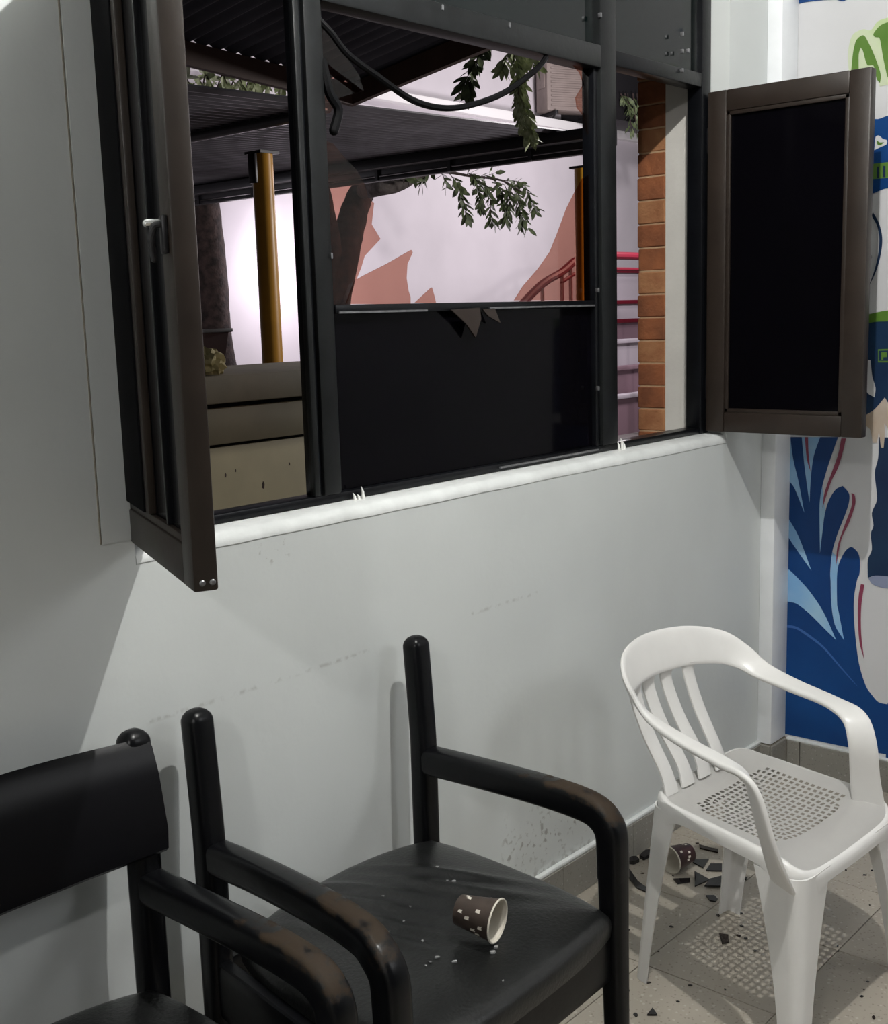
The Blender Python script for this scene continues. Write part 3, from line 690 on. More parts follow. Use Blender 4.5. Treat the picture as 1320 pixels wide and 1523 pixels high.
# ------------------------------------------------------------------ paper cup lying on the seat
def cup(label, loc, axis, roll_=0.0, m='card_brown', L=0.074, r0=0.0255, r1=0.0365, group=None):
    t = thing('paper_cup', label, 'cup', loc, 0, group)
    ax = Vector(axis).normalized(); q = ax.to_track_quat('Z', 'Y').to_matrix().to_4x4()
    t.matrix_world = Matrix.Translation(loc) @ q
    o = obj('sleeve', lathe([(0.0, 0.003), (r0 - .001, 0.003), (r0, 0.0), (r0 + .0006, 0.001), (r0 + (r1 - r0) * .5, L * .5), (r1, L - .002)], 40), M[m], t)
    rc = random.Random(9)
    for k in range(16):
        a = rc.uniform(0, 6.28); h0 = L * rc.uniform(.15, .82); rr = r0 + (r1 - r0) * h0 / L + 0.0005
        pts = []
        for (da, dh) in ((-.07, -.004), (.07, -.005), (.09, .003), (0, .006), (-.08, .003)):
            aa = a + da * 1.2; pts.append(Vector((rr * math.cos(aa), rr * math.sin(aa), h0 + dh * 1.2)))
        bm = bmesh.new(); bm.faces.new([bm.verts.new(p) for p in pts]); obj('print_mark', bm, M['card_white'], t)
    obj('liner', lathe([(0.0, 0.0045), (r0 - .0015, 0.0045), (r0 + (r1 - r0) * .5 - .0008, L * .5), (r1 - .0008, L - .003)], 40), M['card_white'], t)
    rim = lathe([(r1 + .0018 * math.cos(b), L - .002 + .0018 * math.sin(b)) for b in [i * PI / 4 for i in range(9)]], 48)
    obj('rim', rim, M['card_white'], t)
    return t
cpos = Vector((1.436, 1.252, 0.484))
cup('brown printed paper cup lying on its side on the black seat, white inside', cpos, (0.22, -0.96, -0.06))
# glass crumbs on that seat
def crumb(name, label, cat, loc, s, m, group, seed, flat=0.35):
    rnd = random.Random(seed); n = rnd.choice((4, 5, 5, 6))
    pts = []
    a0 = rnd.uniform(0, 6)
    for i in range(n):
        a = a0 + 2 * PI * i / n + rnd.uniform(-.3, .3); r = s * rnd.uniform(.55, 1.0)
        pts.append(Vector((r * math.cos(a) * 1.3, r * math.sin(a) * 0.8, 0)))
    bm = prism(pts, (0, 0, max(.0015, s * flat)))
    o = obj(name, bm, M[m], None, False); o.location = loc; o.rotation_euler = (rnd.uniform(-.08, .08), rnd.uniform(-.08, .08), rnd.uniform(0, 6))
    return tag(o, label, cat, group)
dg = bpy.context.evaluated_depsgraph_get
bpy.context.view_layer.update()
seat2 = [c for c in bpy.data.objects if c.name.startswith('seat') and c.parent == ch2 and 'rail' not in c.name][0]
from mathutils.bvhtree import BVHTree
me = seat2.data
bvh = BVHTree.FromPolygons([seat2.matrix_world @ v.co for v in me.vertices], [tuple(p.vertices) for p in me.polygons])
def on_seat(x, y):
    h = bvh.ray_cast(Vector((x, y, 2)), Vector((0, 0, -1)))
    return h[0].z if h[0] else 0.44
cupo = [o for o in bpy.data.objects if o.name == 'paper_cup'][0]
cupo.location.z += 0.003 + max(on_seat(1.436, 1.252) + 0.0265, on_seat(1.452, 1.18) + 0.0435) - cpos.z
for i, (px, py, s) in enumerate(((650, 1295, .006), (675, 1312, .008), (665, 1308, .005), (628, 1400, .006), (650, 1425, .008), (640, 1432, .006), (633, 1437, .005), (676, 1432, .010), (733, 1418, .011), (738, 1410, .010), (570, 1330, .005), (748, 1463, .004), (600, 1372, .005), (610, 1350, .004))):
    p = at(px, py, Z=0.452); z = on_seat(p.x, p.y); p = at(px, py, Z=z)
    crumb('glass_crumb', 'small clear glass crumb scattered on the black seat around the cup', 'glass crumb', (p.x, p.y, on_seat(p.x, p.y) + 0.0006), s * .55, 'glitter', 'glass crumbs on the middle seat', 50 + i, 0.5)

# ================================================================== WHITE PLASTIC ARMCHAIR
WC = Vector((2.345, 1.12, 0))
wc = thing('plastic_armchair', 'white moulded plastic armchair with slatted back and perforated seat', 'chair', WC)
WCI = Matrix.Translation(-WC)
def wob(name, bm, par=None):
    bm.transform(WCI); return obj(name, bm, M['plastic'], par or wc)
UX = Vector((0.200, -0.012, 0)); VY = Vector((0.055, 0.200, 0))
def L2(u, v, z): return WC + UX * u + VY * v + Vector((0, 0, z))
def q(p, wd, th, dr): return (p[0], p[1], p[2], wd, th, dr[0], dr[1], dr[2])
up = (0.02, 0.30, 0.95)
# armrest - back rail - armrest is one moulded band, cut where the arms leave the back
BAND = [q((2.112, 0.968, 0.330), .060, .010, (-.3, -.95, 0)), q((2.060, 0.966, 0.400), .060, .013, (-.4, -.9, 0)), q((2.030, 0.976, 0.480), .050, .016, (-.5, -.85, 0)), q((2.019, 0.998, 0.570), .046, .016, (-.6, -.75, .2)),
        q((2.026, 1.025, 0.599), .048, .016, (-.85, -.35, .3)), q((2.051, 1.080, 0.605), .047, .016, (-.98, 0, .12)), q((2.094, 1.190, 0.611), .045, .016, (-.98, .05, .08)), q((2.130, 1.280, 0.622), .046, .016, (-.93, .1, .28)),
        q((2.140, 1.332, 0.650), .058, .015, (-.6, .15, .75)), q((2.150, 1.365, 0.692), .078, .014, (-.25, .22, .93)), q((2.205, 1.388, 0.712), .092, .012, (-.08, .28, .95)), q((2.315, 1.402, 0.715), .098, .012, up),
        q((2.440, 1.385, 0.707), .094, .012, up), q((2.520, 1.345, 0.692), .082, .013, (.12, .28, .94)), q((2.550, 1.300, 0.668), .064, .014, (.45, .22, .82)), q((2.556, 1.250, 0.640), .054, .016, (.8, .1, .5)),
        q((2.546, 1.165, 0.621), .050, .016, (.97, 0, .2)), q((2.512, 1.055, 0.611), .052, .016, (.98, 0, .08)), q((2.480, 0.992, 0.597), .056, .016, (.8, -.5, .3)), q((2.464, 0.966, 0.548), .060, .016, (.45, -.85, .2)),
        q((2.472, 0.960, 0.460), .064, .017, (.4, -.9, 0)), q((2.486, 0.950, 0.360), .074, .018, (.4, -.9, 0))]
BS = cr(BAND, 7)
wob('armrest', sweep(BS[:9 * 7 + 1], k=1, n=20, p=3.2)); wob('back_rail', sweep(BS[9 * 7 - 1:13 * 7 + 2], k=1, n=20, p=3.2)); wob('armrest', sweep(BS[13 * 7:], k=1, n=20, p=3.2))
for i, (tx, ty, bx, by) in enumerate(((2.208, 1.378, 2.236, 1.312), (2.282, 1.390, 2.304, 1.310), (2.356, 1.388, 2.374, 1.306), (2.432, 1.372, 2.444, 1.300))):
    sl = [q((tx, ty + .003, .672), .044, .010, (1, -.05 - .14 * (i - 1), 0)), q((tx, ty + .004, .640), .040, .010, (1, -.1, 0)),
          q((tx + (bx - tx) * .4, ty - (ty - by) * .30, .560), .041, .010, (1, -.08, 0)), q((bx, by + .010, .470), .042, .010, (1, -.06, 0)), q((bx, by - .006, .422), .050, .010, (1, -.06, 0))]
    wob('slat', sweep(sl, k=6, n=12, p=3.2))
def rnd_uv(u, v):
    m = max(abs(u), abs(v))
    if m < 1e-6: return u, v
    L = (abs(u) ** 8 + abs(v) ** 8) ** (1 / 8); s_ = m / L
    return u * s_, v * s_
def seatP(u, v):
    u, v = rnd_uv(u, v)
    p = L2(u * (1.07 - 0.10 * (v + 1) / 2), v * 1.02, 0)
    p.z = 0.414 + 0.008 * u * u - 0.012 * (1 - u * u) * (1 - v * v)
    if v > .70: p.z += 0.18 * (v - .70) ** 2
    if v < -.66: p.z -= 0.22 * (-v - .66) ** 2
    return p
NU, NV = 18, 16
u0, u1, v0, v1 = -.80, .80, -.60, .64
st = (u1 - u0) / NU; sv = (v1 - v0) / NV
ul = [-1.0, -.96, -.88] + [x for i in range(NU) for x in (u0 + i * st, u0 + i * st + st * .58)] + [u1, .88, .96, 1.0]
vl = [-1.0, -.96, -.90, -.82, -.70] + [x for i in range(NV) for x in (v0 + i * sv, v0 + i * sv + sv * .58)] + [v1, .72, .82, .92, 1.0]
ub, vb = 3, 5
bm = bmesh.new()
grid = [[bm.verts.new(seatP(a, b)) for a in ul] for b in vl]
for j in range(len(vl) - 1):
    for i in range(len(ul) - 1):
        hole = ub <= i < ub + 2 * NU and vb <= j < vb + 2 * NV and (i - ub) % 2 == 0 and (j - vb) % 2 == 0
        if hole:
            uu = (ul[i] + ul[i + 1]) / 2 / .8; vv = ((vl[j] + vl[j + 1]) / 2 - .02) / .62
            if abs(uu) ** 4 + abs(vv) ** 4 > 1.25: hole = False
        if not hole: bm.faces.new((grid[j][i], grid[j][i + 1], grid[j + 1][i + 1], grid[j + 1][i]))
bmesh.ops.solidify(bm, geom=bm.faces[:], thickness=0.004)
wob('seat', bm)
# rolled rim and apron that runs round the seat, deeper at the corners where it meets the legs
loopuv = []
K_ = 14
for a, b in (((-1, -1), (1, -1)), ((1, -1), (1, 1)), ((1, 1), (-1, 1)), ((-1, 1), (-1, -1))):
    for k in range(K_ * 2): 
        t = k / (K_ * 2); loopuv.append((a[0] + (b[0] - a[0]) * t, a[1] + (b[1] - a[1]) * t))
P0 = [seatP(*c) for c in loopuv]; n_ = len(P0)
nr = []
for i in range(n_):
    t = P0[(i + 1) % n_] - P0[i - 1]; nr.append(Vector((t.y, -t.x, 0)).normalized())
def rimring(off, dz, dh):
    out = []
    for i, (c, p) in enumerate(zip(loopuv, P0)):
        cn_ = max(0, (min(abs(c[0]), abs(c[1])) - .45) / .55) ** 2.2
        h = (.030 + .075 * cn_) if dh else 0
        out.append(p + nr[i] * off + Vector((0, 0, dz - h)))
    return out
bm = bmesh.new()
RR = [rimring(-.003, 0, 0), rimring(.003, -.0005, 0), rimring(.008, -.004, 0), rimring(.0115, -.011, 0), rimring(.0125, -.020, 0), rimring(.0125, 0, 1), rimring(.0085, 0, 1), rimring(.0085, -.018, 0), rimring(.004, -.007, 0), rimring(-.003, -.005, 0)]
vr = [[bm.verts.new(p) for p in r] for r in RR]
for a, b in zip(vr, vr[1:] + vr[:1]):
    for i in range(n_): bm.faces.new((a[i], a[(i + 1) % n_], b[(i + 1) % n_], b[i]))
wob('apron', bm)
def leg(top, foot, dx, dy, wt, wb_, r0=.045):
    """rounded angle section: outer arc round the corner, two flanges, tapering to the foot"""
    bm = bmesh.new(); rings = []
    top = Vector(top); foot = Vector(foot); dx = Vector(dx); dy = Vector(dy); th = .0045
    for i in range(15):
        s_ = i / 14; c = top.lerp(foot, s_); wd = wb_ + (wt - wb_) * (1 - s_) ** 1.7; r_ = r0 * (1 - .55 * s_)
        r_ = min(r_, wd * .8)
        def arc(off):
            o = c + (dx + dy) * r_; out = []
            for k in range(6):
                a = PI / 2 * k / 5; out.append(o - dy * (r_ - off) * math.cos(a) - dx * (r_ - off) * math.sin(a))
            return out
        outer = [c + dx * wd] + arc(0) + [c + dy * wd]
        inner = [c + dx * wd + dy * th] + arc(th) + [c + dy * wd + dx * th]
        rings.append(outer + inner[::-1])
    return wob('leg', add_loft(bm, rings))
X_ = Vector((1, -.06, 0)).normalized(); Y_ = Vector((.265, .96, 0)).normalized()
def cn(u, v, z): p = L2(u * (1.07 - 0.10 * (v + 1) / 2) , v * 1.02, 0); p.z = z; return p
leg(cn(-1.035, -1.04, .388), (2.032, 0.905, 0), X_, Y_, .120, .048)
leg(cn(1.035, -1.04, .388), (2.545, 0.880, 0), -X_, Y_, .120, .048)
leg(cn(-1.045, 1.04, .400), (2.150, 1.352, 0), X_, -Y_, .085, .038, .035)
leg(cn(1.045, 1.04, .400), (2.565, 1.338, 0), -X_, -Y_, .085, .042, .035)

# ================================================================== THINGS ON THE FLOOR
cup('dark paper cup lying among the glass shards under the white chair by the baseboard', at(1024, 1268, Z=0.036), (-0.93, 0.22, 0.0), m='maroon')
def floor_shard(pxs, label, th=0.004, m='shard', z=0.0008, tilt=0.0, group=None):
    P = [at(x, y, Z=z + th) for x, y in pxs]
    c = sum(P, Vector()) / len(P)
    bm = prism([Vector((p.x - c.x, p.y - c.y, 0)) for p in P], (0, 0, th))
    o = obj('glass_shard', bm, M[m], None, False); o.location = (c.x, c.y, z); o.rotation_euler = (0, tilt, 0)
    return tag(o, label, 'glass shard', group)
def f7(l): return [(880 + x / 4.4, 1160 + y / 4.4) for x, y in l]
floor_shard(f7([(220, 575), (245, 580), (300, 660), (362, 705), (352, 728), (290, 700), (245, 645)]), 'long curved dark glass shard on the floor near the black chair leg')
floor_shard(f7([(630, 520), (765, 515), (728, 572)]), 'dark pointed glass shard beside the cup on the floor')
floor_shard(f7([(775, 545), (850, 545), (850, 592), (745, 590)]), 'dark four sided glass shard behind the white chair leg')
floor_shard(f7([(670, 595), (770, 650), (672, 692)]), 'dark triangular glass shard in front of the cup')
floor_shard(f7([(772, 645), (850, 625), (850, 692), (735, 690)]), 'dark shard touching the triangular one by the white chair leg', z=0.0055)
floor_shard(f7([(532, 645), (640, 640), (642, 662), (560, 675)]), 'narrow dark oblong glass shard left of the triangular one')
floor_shard(f7([(745, 752), (800, 752), (822, 775), (808, 792), (770, 785)]), 'small dark glass shard in the shadow of the white chair')
floor_shard(f7([(700, 420), (770, 440), (825, 450), (825, 470), (760, 455), (705, 442)]), 'dark sliver of glass against the baseboard behind the white chair', m='shard_brown')
floor_shard(f7([(232, 500), (290, 495), (310, 515), (275, 532), (240, 528)]), 'dark lump of glass by the baseboard left of the white chair leg', th=.010)
floor_shard(f7([(310, 490), (350, 455), (385, 450), (385, 480), (340, 505)]), 'dark lump of glass by the baseboard touching the white chair leg', th=.010)
floor_shard(f7([(980, 630), (1015, 635), (1010, 648), (985, 645)]), 'tiny dark shard right of the far white leg')
floor_shard(f7([(1115, 635), (1140, 600), (1140, 640)]), 'dark shard half hidden by the near white leg')
floor_shard([(905, 1355 + 102), (925, 1462), (936, 1472), (920, 1472)], 'brown glass shard right of the black chair leg, uppermost of the three', m='shard_brown')
floor_shard([(962, 1508), (970, 1498), (977, 1508)], 'small dark triangular shard on the pale floor in the foreground')
floor_shard([(926, 1505), (936, 1501), (932, 1510)], 'tiny brown shard beside the black chair leg at the bottom edge', m='shard_brown')
floor_shard([(952, 1432), (956, 1440), (948, 1442)], 'tiny dark shard at the foot of the white chair leg')
floor_shard(f7([(830, 1000), (890, 1010), (895, 1060), (850, 1070)]), 'brownish shard on the grid shaped shadow', m='shard_brown', th=.002)
rnd = random.Random(11)
for i in range(46):
    px = rnd.uniform(930, 1300); py = rnd.uniform(1235, 1515)
    p = at(px, py, Z=0.001)
    if not (1.9 < p.x < 3.45 and p.y < 1.655): continue
    crumb('glass_crumb', 'tiny dark glass crumb on the floor around the white chair', 'glass crumb', (p.x, p.y, .0006), rnd.uniform(.0025, .007), 'shard' if i % 2 else 'shard_brown', 'dark glass crumbs on the floor', 200 + i)

# ================================================================== COURTYARD
gr = structure('ground', box((-4, 1.95, -0.25), (24, 14, -0.06)), M['ground'], sm=False)
# long white wall with a projecting ledge, upper storey above
cw = thing('courtyard_wall', 'long white courtyard wall with a bright ledge along its top', 'wall', (10, 10, -0.06))
obj('wall_face', box((-10, 0, 0), (12, 0.25, 4.08)), M['far_wall'], cw, False)
obj('ledge', box((-10, -0.10, 4.03), (12, 0.9, 4.15), 0.01), M['ledge'], cw)
obj('upper_wall', box((-10, 0.28, 4.10), (12, 0.5, 8.5)), M['far_wall'], cw, False)
obj('crack', tube([Vector((15.36 - 10, -0.004, 3.98)), Vector((15.42 - 10, -0.004, 3.55)), Vector((15.40 - 10, -0.004, 3.1))], 0.012, k=3, n=6, u=(0, 1, 0)), M['mauve'], cw)
# air conditioner on the upper wall
p0 = at(845, 130, Y=9.9)
ac = thing('air_conditioner', 'brownish outdoor air conditioner unit on a bracket high on the white wall', 'air conditioner', (p0.x, 9.9, p0.z - .34), -0.45)
obj('casing', box((-.42, -.16, 0), (.42, .16, .62), .02), M['ac'], ac)
for k in range(9): obj('grille_slat', box((-.36, -.172, .06 + k * .06), (.18, -.158, .085 + k * .06), .003), M['ac'], ac)
obj('side_vent', box((-.432, -.10, .30), (-.418, .10, .52), .004), M['ac'], ac)
obj('valve_cover', box((.18, -.19, .1), (.34, -.158, .26), .02), M['ac'], ac)
for sx in (-.30, .30):
    b_ = obj('bracket', box((sx - .02, -.22, -.05), (sx + .02, .48, 0), .004), M['dark_steel'], ac)
    obj('strut', tube([(sx, -.15, -.05), (sx, .42, -.42)], .014, k=1, n=6, u=(1, 0, 0)), M['dark_steel'], ac)
obj('drain_pipe', tube([(.38, -.12, .05), (.44, -.2, -.1), (.40, -.1, -.3), (.3, .3, -.5)], .02, k=5, n=8), M['pipe'], ac)

# pent roof against this building, above the window: corrugated sheet on brown fascia boards
def corrugated(name, o0, du, dv, nu, nv, pitch_len, amp, clip=None, th=0.003, m='roof', par=None):
    """du = across the ribs, dv = along the ribs"""
    bm = bmesh.new(); o0 = Vector(o0); du = Vector(du); dv = Vector(dv)
    nrm = du.cross(dv).normalized()
    if nrm.z < 0: nrm = -nrm
    W = du.length; ribs = W / pitch_len; n = int(ribs * 6)
    rows = []
    for i in range(n + 1):
        s = i / n; base = o0 + du * s + nrm * amp * math.sin(2 * PI * ribs * s)
        rows.append([base + dv * (j / nv) if clip is None else clip(base, dv, j / nv) for j in range(nv + 1)])
    g = [[bm.verts.new(p) for p in r] for r in rows]
    for a, b in zip(g[:-1], g[1:]):
        for j in range(nv): bm.faces.new((a[j], b[j], b[j + 1], a[j + 1]))
    return obj(name, bm, M[m], par, True, False)
pr = thing('pent_roof', 'dark corrugated pent roof with brown fascia boards sloping down from above the window', 'roof', (0, 0, 0))
XR = 4.0; YF = 3.99
zf = lambda x, y: 2.442 + (YF - y) * 0.145 + (XR - x) * 0.059
pz = lambda x, y, d=0: Vector((x, y, zf(x, y) + d))
corrugated('corrugated_sheet', pz(0.6, 1.97, .098), pz(XR, 1.97) - pz(0.6, 1.97), pz(0.6, YF) - pz(0.6, 1.97), 1, 2, 0.076, 0.010, m='roof_navy', par=pr)
obj('fascia_board', prism([pz(XR, 1.97), pz(XR, YF), pz(XR, YF, .091), pz(XR, 1.97, .091)], (-0.03, 0, 0)), M['beam'], pr)
obj('fascia_board', prism([pz(0.6, YF), pz(XR - .031, YF), pz(XR - .031, YF, .091), pz(0.6, YF, .091)], (0, -0.03, 0)), M['beam'], pr)
obj('purlin', prism([pz(0.6, 3.0, .045), pz(XR - .04, 3.0, .045), pz(XR - .04, 3.0, .085), pz(0.6, 3.0, .085)], (0, 0.04, -.006)), M['beam'], pr)

# yard canopy of grey corrugated sheet on yellow posts
cn = thing('yard_canopy', 'dark corrugated yard canopy held by yellow posts, seen from below', 'canopy', (0, 0, 0))
ZC = 2.60; XG = 7.0
n0 = at(490, 153, Z=ZC + .01); n1 = at(906, 203, Z=ZC + .13)
cdv = (n1 - n0).normalized(); cdu = Vector((-cdv.y, cdv.x, 0)).normalized()
zs = lambda x: ZC + .01 + (x - n0.x) * cdv.z / cdv.x
n0 = n0 - cdv * 2.0
def clip(base, dv, s_):
    return base + cdv * ((XG - base.x) / cdv.x * s_)
corrugated('corrugated_sheet', n0, cdu * 7.0, cdv * 4.0, 1, 3, 0.082, 0.014, clip=clip, m='roof', par=cn)
ye = at(906, 209, X=XG).y
obj('gutter', box((XG - .02, ye, ZC - .01), (XG + .10, 11.5, ZC + .12), .01), M['dark_steel'], cn)
obj('edge_beam', box((XG - .20, ye + .05, ZC + .02), (XG - .10, 11.4, ZC + .09), .005), M['dark_steel'], cn)
obj('gutter_lip', box((XG - .03, ye, ZC - .05), (XG + .03, 11.5, ZC - .02), .004), M['dark_steel'], cn)
for k in range(9):
    yy = 5.2 + k * .75
    obj('gutter_bracket', box((XG - .04, yy, ZC - .05), (XG - .02, yy + .03, ZC + .06)), M['dark_steel'], cn)
zb = zs(4.58)
obj('main_beam', box((4.535, 4.80, zb - .10), (4.625, 11.2, zb - .018), .005), M['dark_steel'], cn)
obj('pipe', tube([(4.56, 4.82, zb - .115), (4.56, 11.1, zb - .115)], .030, k=1, n=12, u=(1, 0, 0)), M['pipe'], cn)
obj('soffit_board', prism([Vector((2.9, 5.15, zs(2.9) - .03)), Vector((4.53, 5.0, zs(4.53) - .03)), Vector((4.53, 10.5, zs(4.53) - .03)), Vector((2.9, 10.5, zs(2.9) - .03))], (0, 0, .008)), M['beam'], cn)
# posts
def post(label, p, r_, top, br=True):
    t = thing('yellow_post', label, 'post', (p.x, p.y, -0.06))
    obj('shaft', tube([(0, 0, 0), (0, 0, top + .06)], r_, k=1, n=28, u=(1, 0, 0), ends=(False, False)), M['yellow'], t)
    obj('base_plate', box((-r_ * 1.8, -r_ * 1.8, 0), (r_ * 1.8, r_ * 1.8, .012)), M['yellow'], t)
    if br: obj('bracket', box((-r_ - .022, -.03, top - .10), (-r_ - .002, .03, top + .06), .004), M['dark_steel'], t)
    obj('top_plate', box((-r_ * 1.15, -r_ * 1.15, top + .06), (r_ * 1.15, r_ * 1.15, top + .075)), M['dark_steel'], t)
    return t
p1 = at(393, 300, X=4.60); post('yellow round post under the canopy, seen through the left window bay', p1, 0.060, 2.42)
p2 = at(866, 235, X=7.03); post('yellow post at the far right corner of the canopy, partly behind tinted glass', p2, 0.058, 2.46, False)

# beige counter with a cap slab
cy0 = 3.0
ct = thing('beige_counter', 'beige painted masonry counter with a cap slab outside the left window bay', 'counter', (1.6, cy0, -0.06))
obj('cap_slab', box((-2.4, -0.015, 1.305), (1.75, .62, 1.393), .006), M['beige_top'], ct)
obj('upper_panel', box((-2.4, 0.012, 1.175), (1.72, .58, 1.290), .003), M['beige'], ct)
obj('dark_joint', box((-2.4, 0.022, 1.288), (1.71, .57, 1.307)), M['rubber'], ct)  # dark joint strip between cap slab and panel
obj('dark_joint', box((-2.4, 0.022, 1.165), (1.71, .57, 1.178)), M['rubber'], ct)
obj('lower_panel', box((-2.4, 0.010, 0.0), (1.72, .58, 1.166), .003), M['beige'], ct)
for px, py, s in ((391, 722, .010), (335, 707, .006), (430, 690, .004), (350, 700, .004)):
    pp = at(px, py, Y=cy0 + .01); 
    obj('chip', prism([Vector((pp.x - 1.6 + a * s, .0085, pp.z + .06 + b * s)) for a, b in ((-.5, -.8), (.3, -1.2), (.6, .4), (.1, 1.4), (-.4, .5))], (0, .003, 0)), M['bark'], ct)
pb = at(311, 552, Y=cy0 + .14)
bn = thing('square_bin', 'dark maroon square bin standing on the counter slab', 'bin', (pb.x - .03, cy0 + .20, 1.3335))
bm = bmesh.new(); rings = []
for s, z in ((.075, 0), (.092, .13), (.100, .131), (.100, .140), (.090, .140), (.074, .012)): rings.append([Vector((a * s, b * s, z)) for a, b in ((-1, -1), (1, -1), (1, 1), (-1, 1))])
add_loft(bm, rings); obj('shell', bm, M['maroon'], bn, False)
obj('rim', box((-.102, -.104, .132), (.102, -.098, .143), .001), M['pipe'], bn)
rnd = random.Random(5)
bm = bmesh.new(); bmesh.ops.create_icosphere(bm, subdivisions=3, radius=.045)
for v in bm.verts:
    n_ = v.co.normalized(); v.co *= 1 + .28 * math.sin(9 * n_.x + 3 * n_.y) * math.cos(8 * n_.z + 2) + rnd.uniform(-.10, .10)
    v.co.z = max(v.co.z * .95, -.036)
pc = at(311, 545, Y=cy0 + .06)
o = obj('crumpled_paper', bm, M['crumple'], None, False); o.location = (pc.x, cy0 + .055, 1.3335 + .037)
tag(o, 'crumpled pale yellow paper on the counter slab in front of the bin', 'paper')

# trees
def trunk(pts, rad, m, par, name='trunk', k=6):
    bm = tube(pts, rad, k=k, n=18, u=(1, 0.3, 0))
    rr = random.Random(3)
    for v in bm.verts:
        v.co += Vector((rr.uniform(-1, 1), rr.uniform(-1, 1), 0)) * 0.006
    return obj(name, bm, M[m], par)
leafbm = bmesh.new()
Lf = [(-.0, 0), (.18, .13), (.5, .20), (.82, .12), (1.0, 0)]
topv = [leafbm.verts.new((x, y, .02 * math.sin(PI * x) - .02 * (x > .9))) for x, y in Lf]
botv = [leafbm.verts.new((x, -y, .02 * math.sin(PI * x) - .02 * (x > .9))) for x, y in Lf[1:-1]]
midv = [leafbm.verts.new((x, 0, -.02 + .02 * math.sin(PI * x))) for x, _ in Lf[1:-1]]
A = topv; 
leafbm.faces.new((A[0], midv[0], A[1])); leafbm.faces.new((A[1], midv[0], midv[1], A[2])); leafbm.faces.new((A[2], midv[1], midv[2], A[3])); leafbm.faces.new((A[3], midv[2], A[4]))
leafbm.faces.new((A[0], botv[0], midv[0])); leafbm.faces.new((botv[0], botv[1], midv[1], midv[0])); leafbm.faces.new((botv[1], botv[2], midv[2], midv[1])); leafbm.faces.new((botv[2], A[4], midv[2]))
leaf_me = {}
for nm in ('leaf', 'leaf_pale'):
    me = bpy.data.meshes.new('leaf'); leafbm.to_mesh(me); me.materials.append(M[nm]); leaf_me[nm] = me
for me in leaf_me.values():
    for p in me.polygons: p.use_smooth = True
def add_leaf(par, p, d, size, kind, rnd):
    o = bpy.data.objects.new('leaf', leaf_me[kind]); COL.objects.link(o); o.parent = par
    qd = Vector(d).normalized().to_track_quat('X', 'Z') 
    o.matrix_local = Matrix.Translation(p) @ qd.to_matrix().to_4x4() @ Matrix.Rotation(rnd.uniform(-1.4, 1.4), 4, 'X') @ Matrix.Diagonal((size, size, size, 1))
def sprig(par, pts, n, size, kind, rnd, r0=.006, spread=.9):
    """a twig with leaves set along it"""
    obj('twig', tube(pts, [r0 * (1 - .6 * i / (len(pts) - 1)) for i in range(len(pts))], k=4, n=6), M['bark'], par)
    S = [Vector(s) for s in cr([tuple(p) for p in pts], 8)]
    n = int(n * 1.35)
    for i in range(n):
        t = (0.12 + .88 * i / n) * (len(S) - 1); a = int(t); b = min(a + 1, len(S) - 1)
        p = S[a].lerp(S[b], t - a); d = (S[b] - S[max(a - 1, 0)]).normalized()
        side = R @ Vector((math.cos(i * 2.4 + rnd.uniform(-.5, .5)), math.sin(i * 2.4), rnd.uniform(-.4, .4)))
        dd = (d * .75 + side * spread * .75 + Vector((0, 0, -.25))).normalized()
        add_leaf(par, p, dd, size * rnd.uniform(.75, 1.2), kind, rnd)

YT = 9.5
t1 = thing('tree', 'dark rough tree trunk beside the left yellow post', 'tree', (at(315, 540, Y=YT).x, YT, -.06))
o1 = Vector(t1.location)
def rel(o, l): return [tuple(Vector(p) - o) for p in l]
a0 = at(312, 420, Y=YT)
trunk(rel(o1, [(a0.x + .05, YT, -.06), (a0.x + .04, YT, .8), tuple(at(318, 500, Y=YT)), tuple(at(311, 400, Y=YT)), tuple(at(300, 310, Y=YT)), tuple(at(296, 250, Y=YT)), tuple(at(298, 190, Y=YT))]), [.26, .21, .175, .17, .175, .17, .15], 'bark', t1)
rnd = random.Random(77)
for x0_, x1_ in ((290, 275), (300, 305), (318, 330), (335, 352), (360, 372), (385, 392), (410, 415), (425, 432)):
    sprig(t1, rel(o1, [tuple(at((x0_ + 300) / 2, 195, Y=YT)), tuple(at(x0_, 150, Y=YT)), tuple(at(x1_, 112, Y=YT - .3)), tuple(at(x1_ + 8, 128, Y=YT - .4))]), 16, .16, 'leaf_pale', rnd, .012)
YB = 8.0
t2 = thing('tree', 'forked dark tree trunk behind the broken pane with a leafy branch', 'tree', (at(500, 450, Y=YB).x - .04, YB, -.06))
o2 = Vector(t2.location)
P_ = lambda x, y, Y=YB: tuple(at(x, y, Y=Y))
trunk(rel(o2, [(o2.x, YB, -.06), (o2.x, YB, .8), P_(496, 460), P_(507, 395), P_(520, 340), P_(536, 290), P_(560, 262), P_(575, 225)]), [.20, .16, .155, .15, .135, .12, .10, .09], 'bark', t2)
trunk(rel(o2, [P_(500, 430), P_(495, 380), P_(486, 330), P_(474, 270), P_(465, 200)]), [.13, .10, .09, .085, .08], 'bark', t2, 'limb')
bq = trunk(rel(o2, [P_(538, 285), P_(560, 279, 7.4), P_(590, 275, 7.2), P_(618, 262, 7.1), P_(650, 250, 7.0)]), [.07, .075, .062, .045, .02], 'bark_pale', t2, 'branch')
rnd = random.Random(21)
bpts = rel(o2, [P_(618, 262, 7.1), P_(660, 256, 7.0), P_(700, 262, 7.0), P_(745, 268, 7.0), P_(775, 285, 7.0)])
obj('branch', tube(bpts, [.018, .014, .011, .009, .006], k=5, n=8), M['bark'], t2)
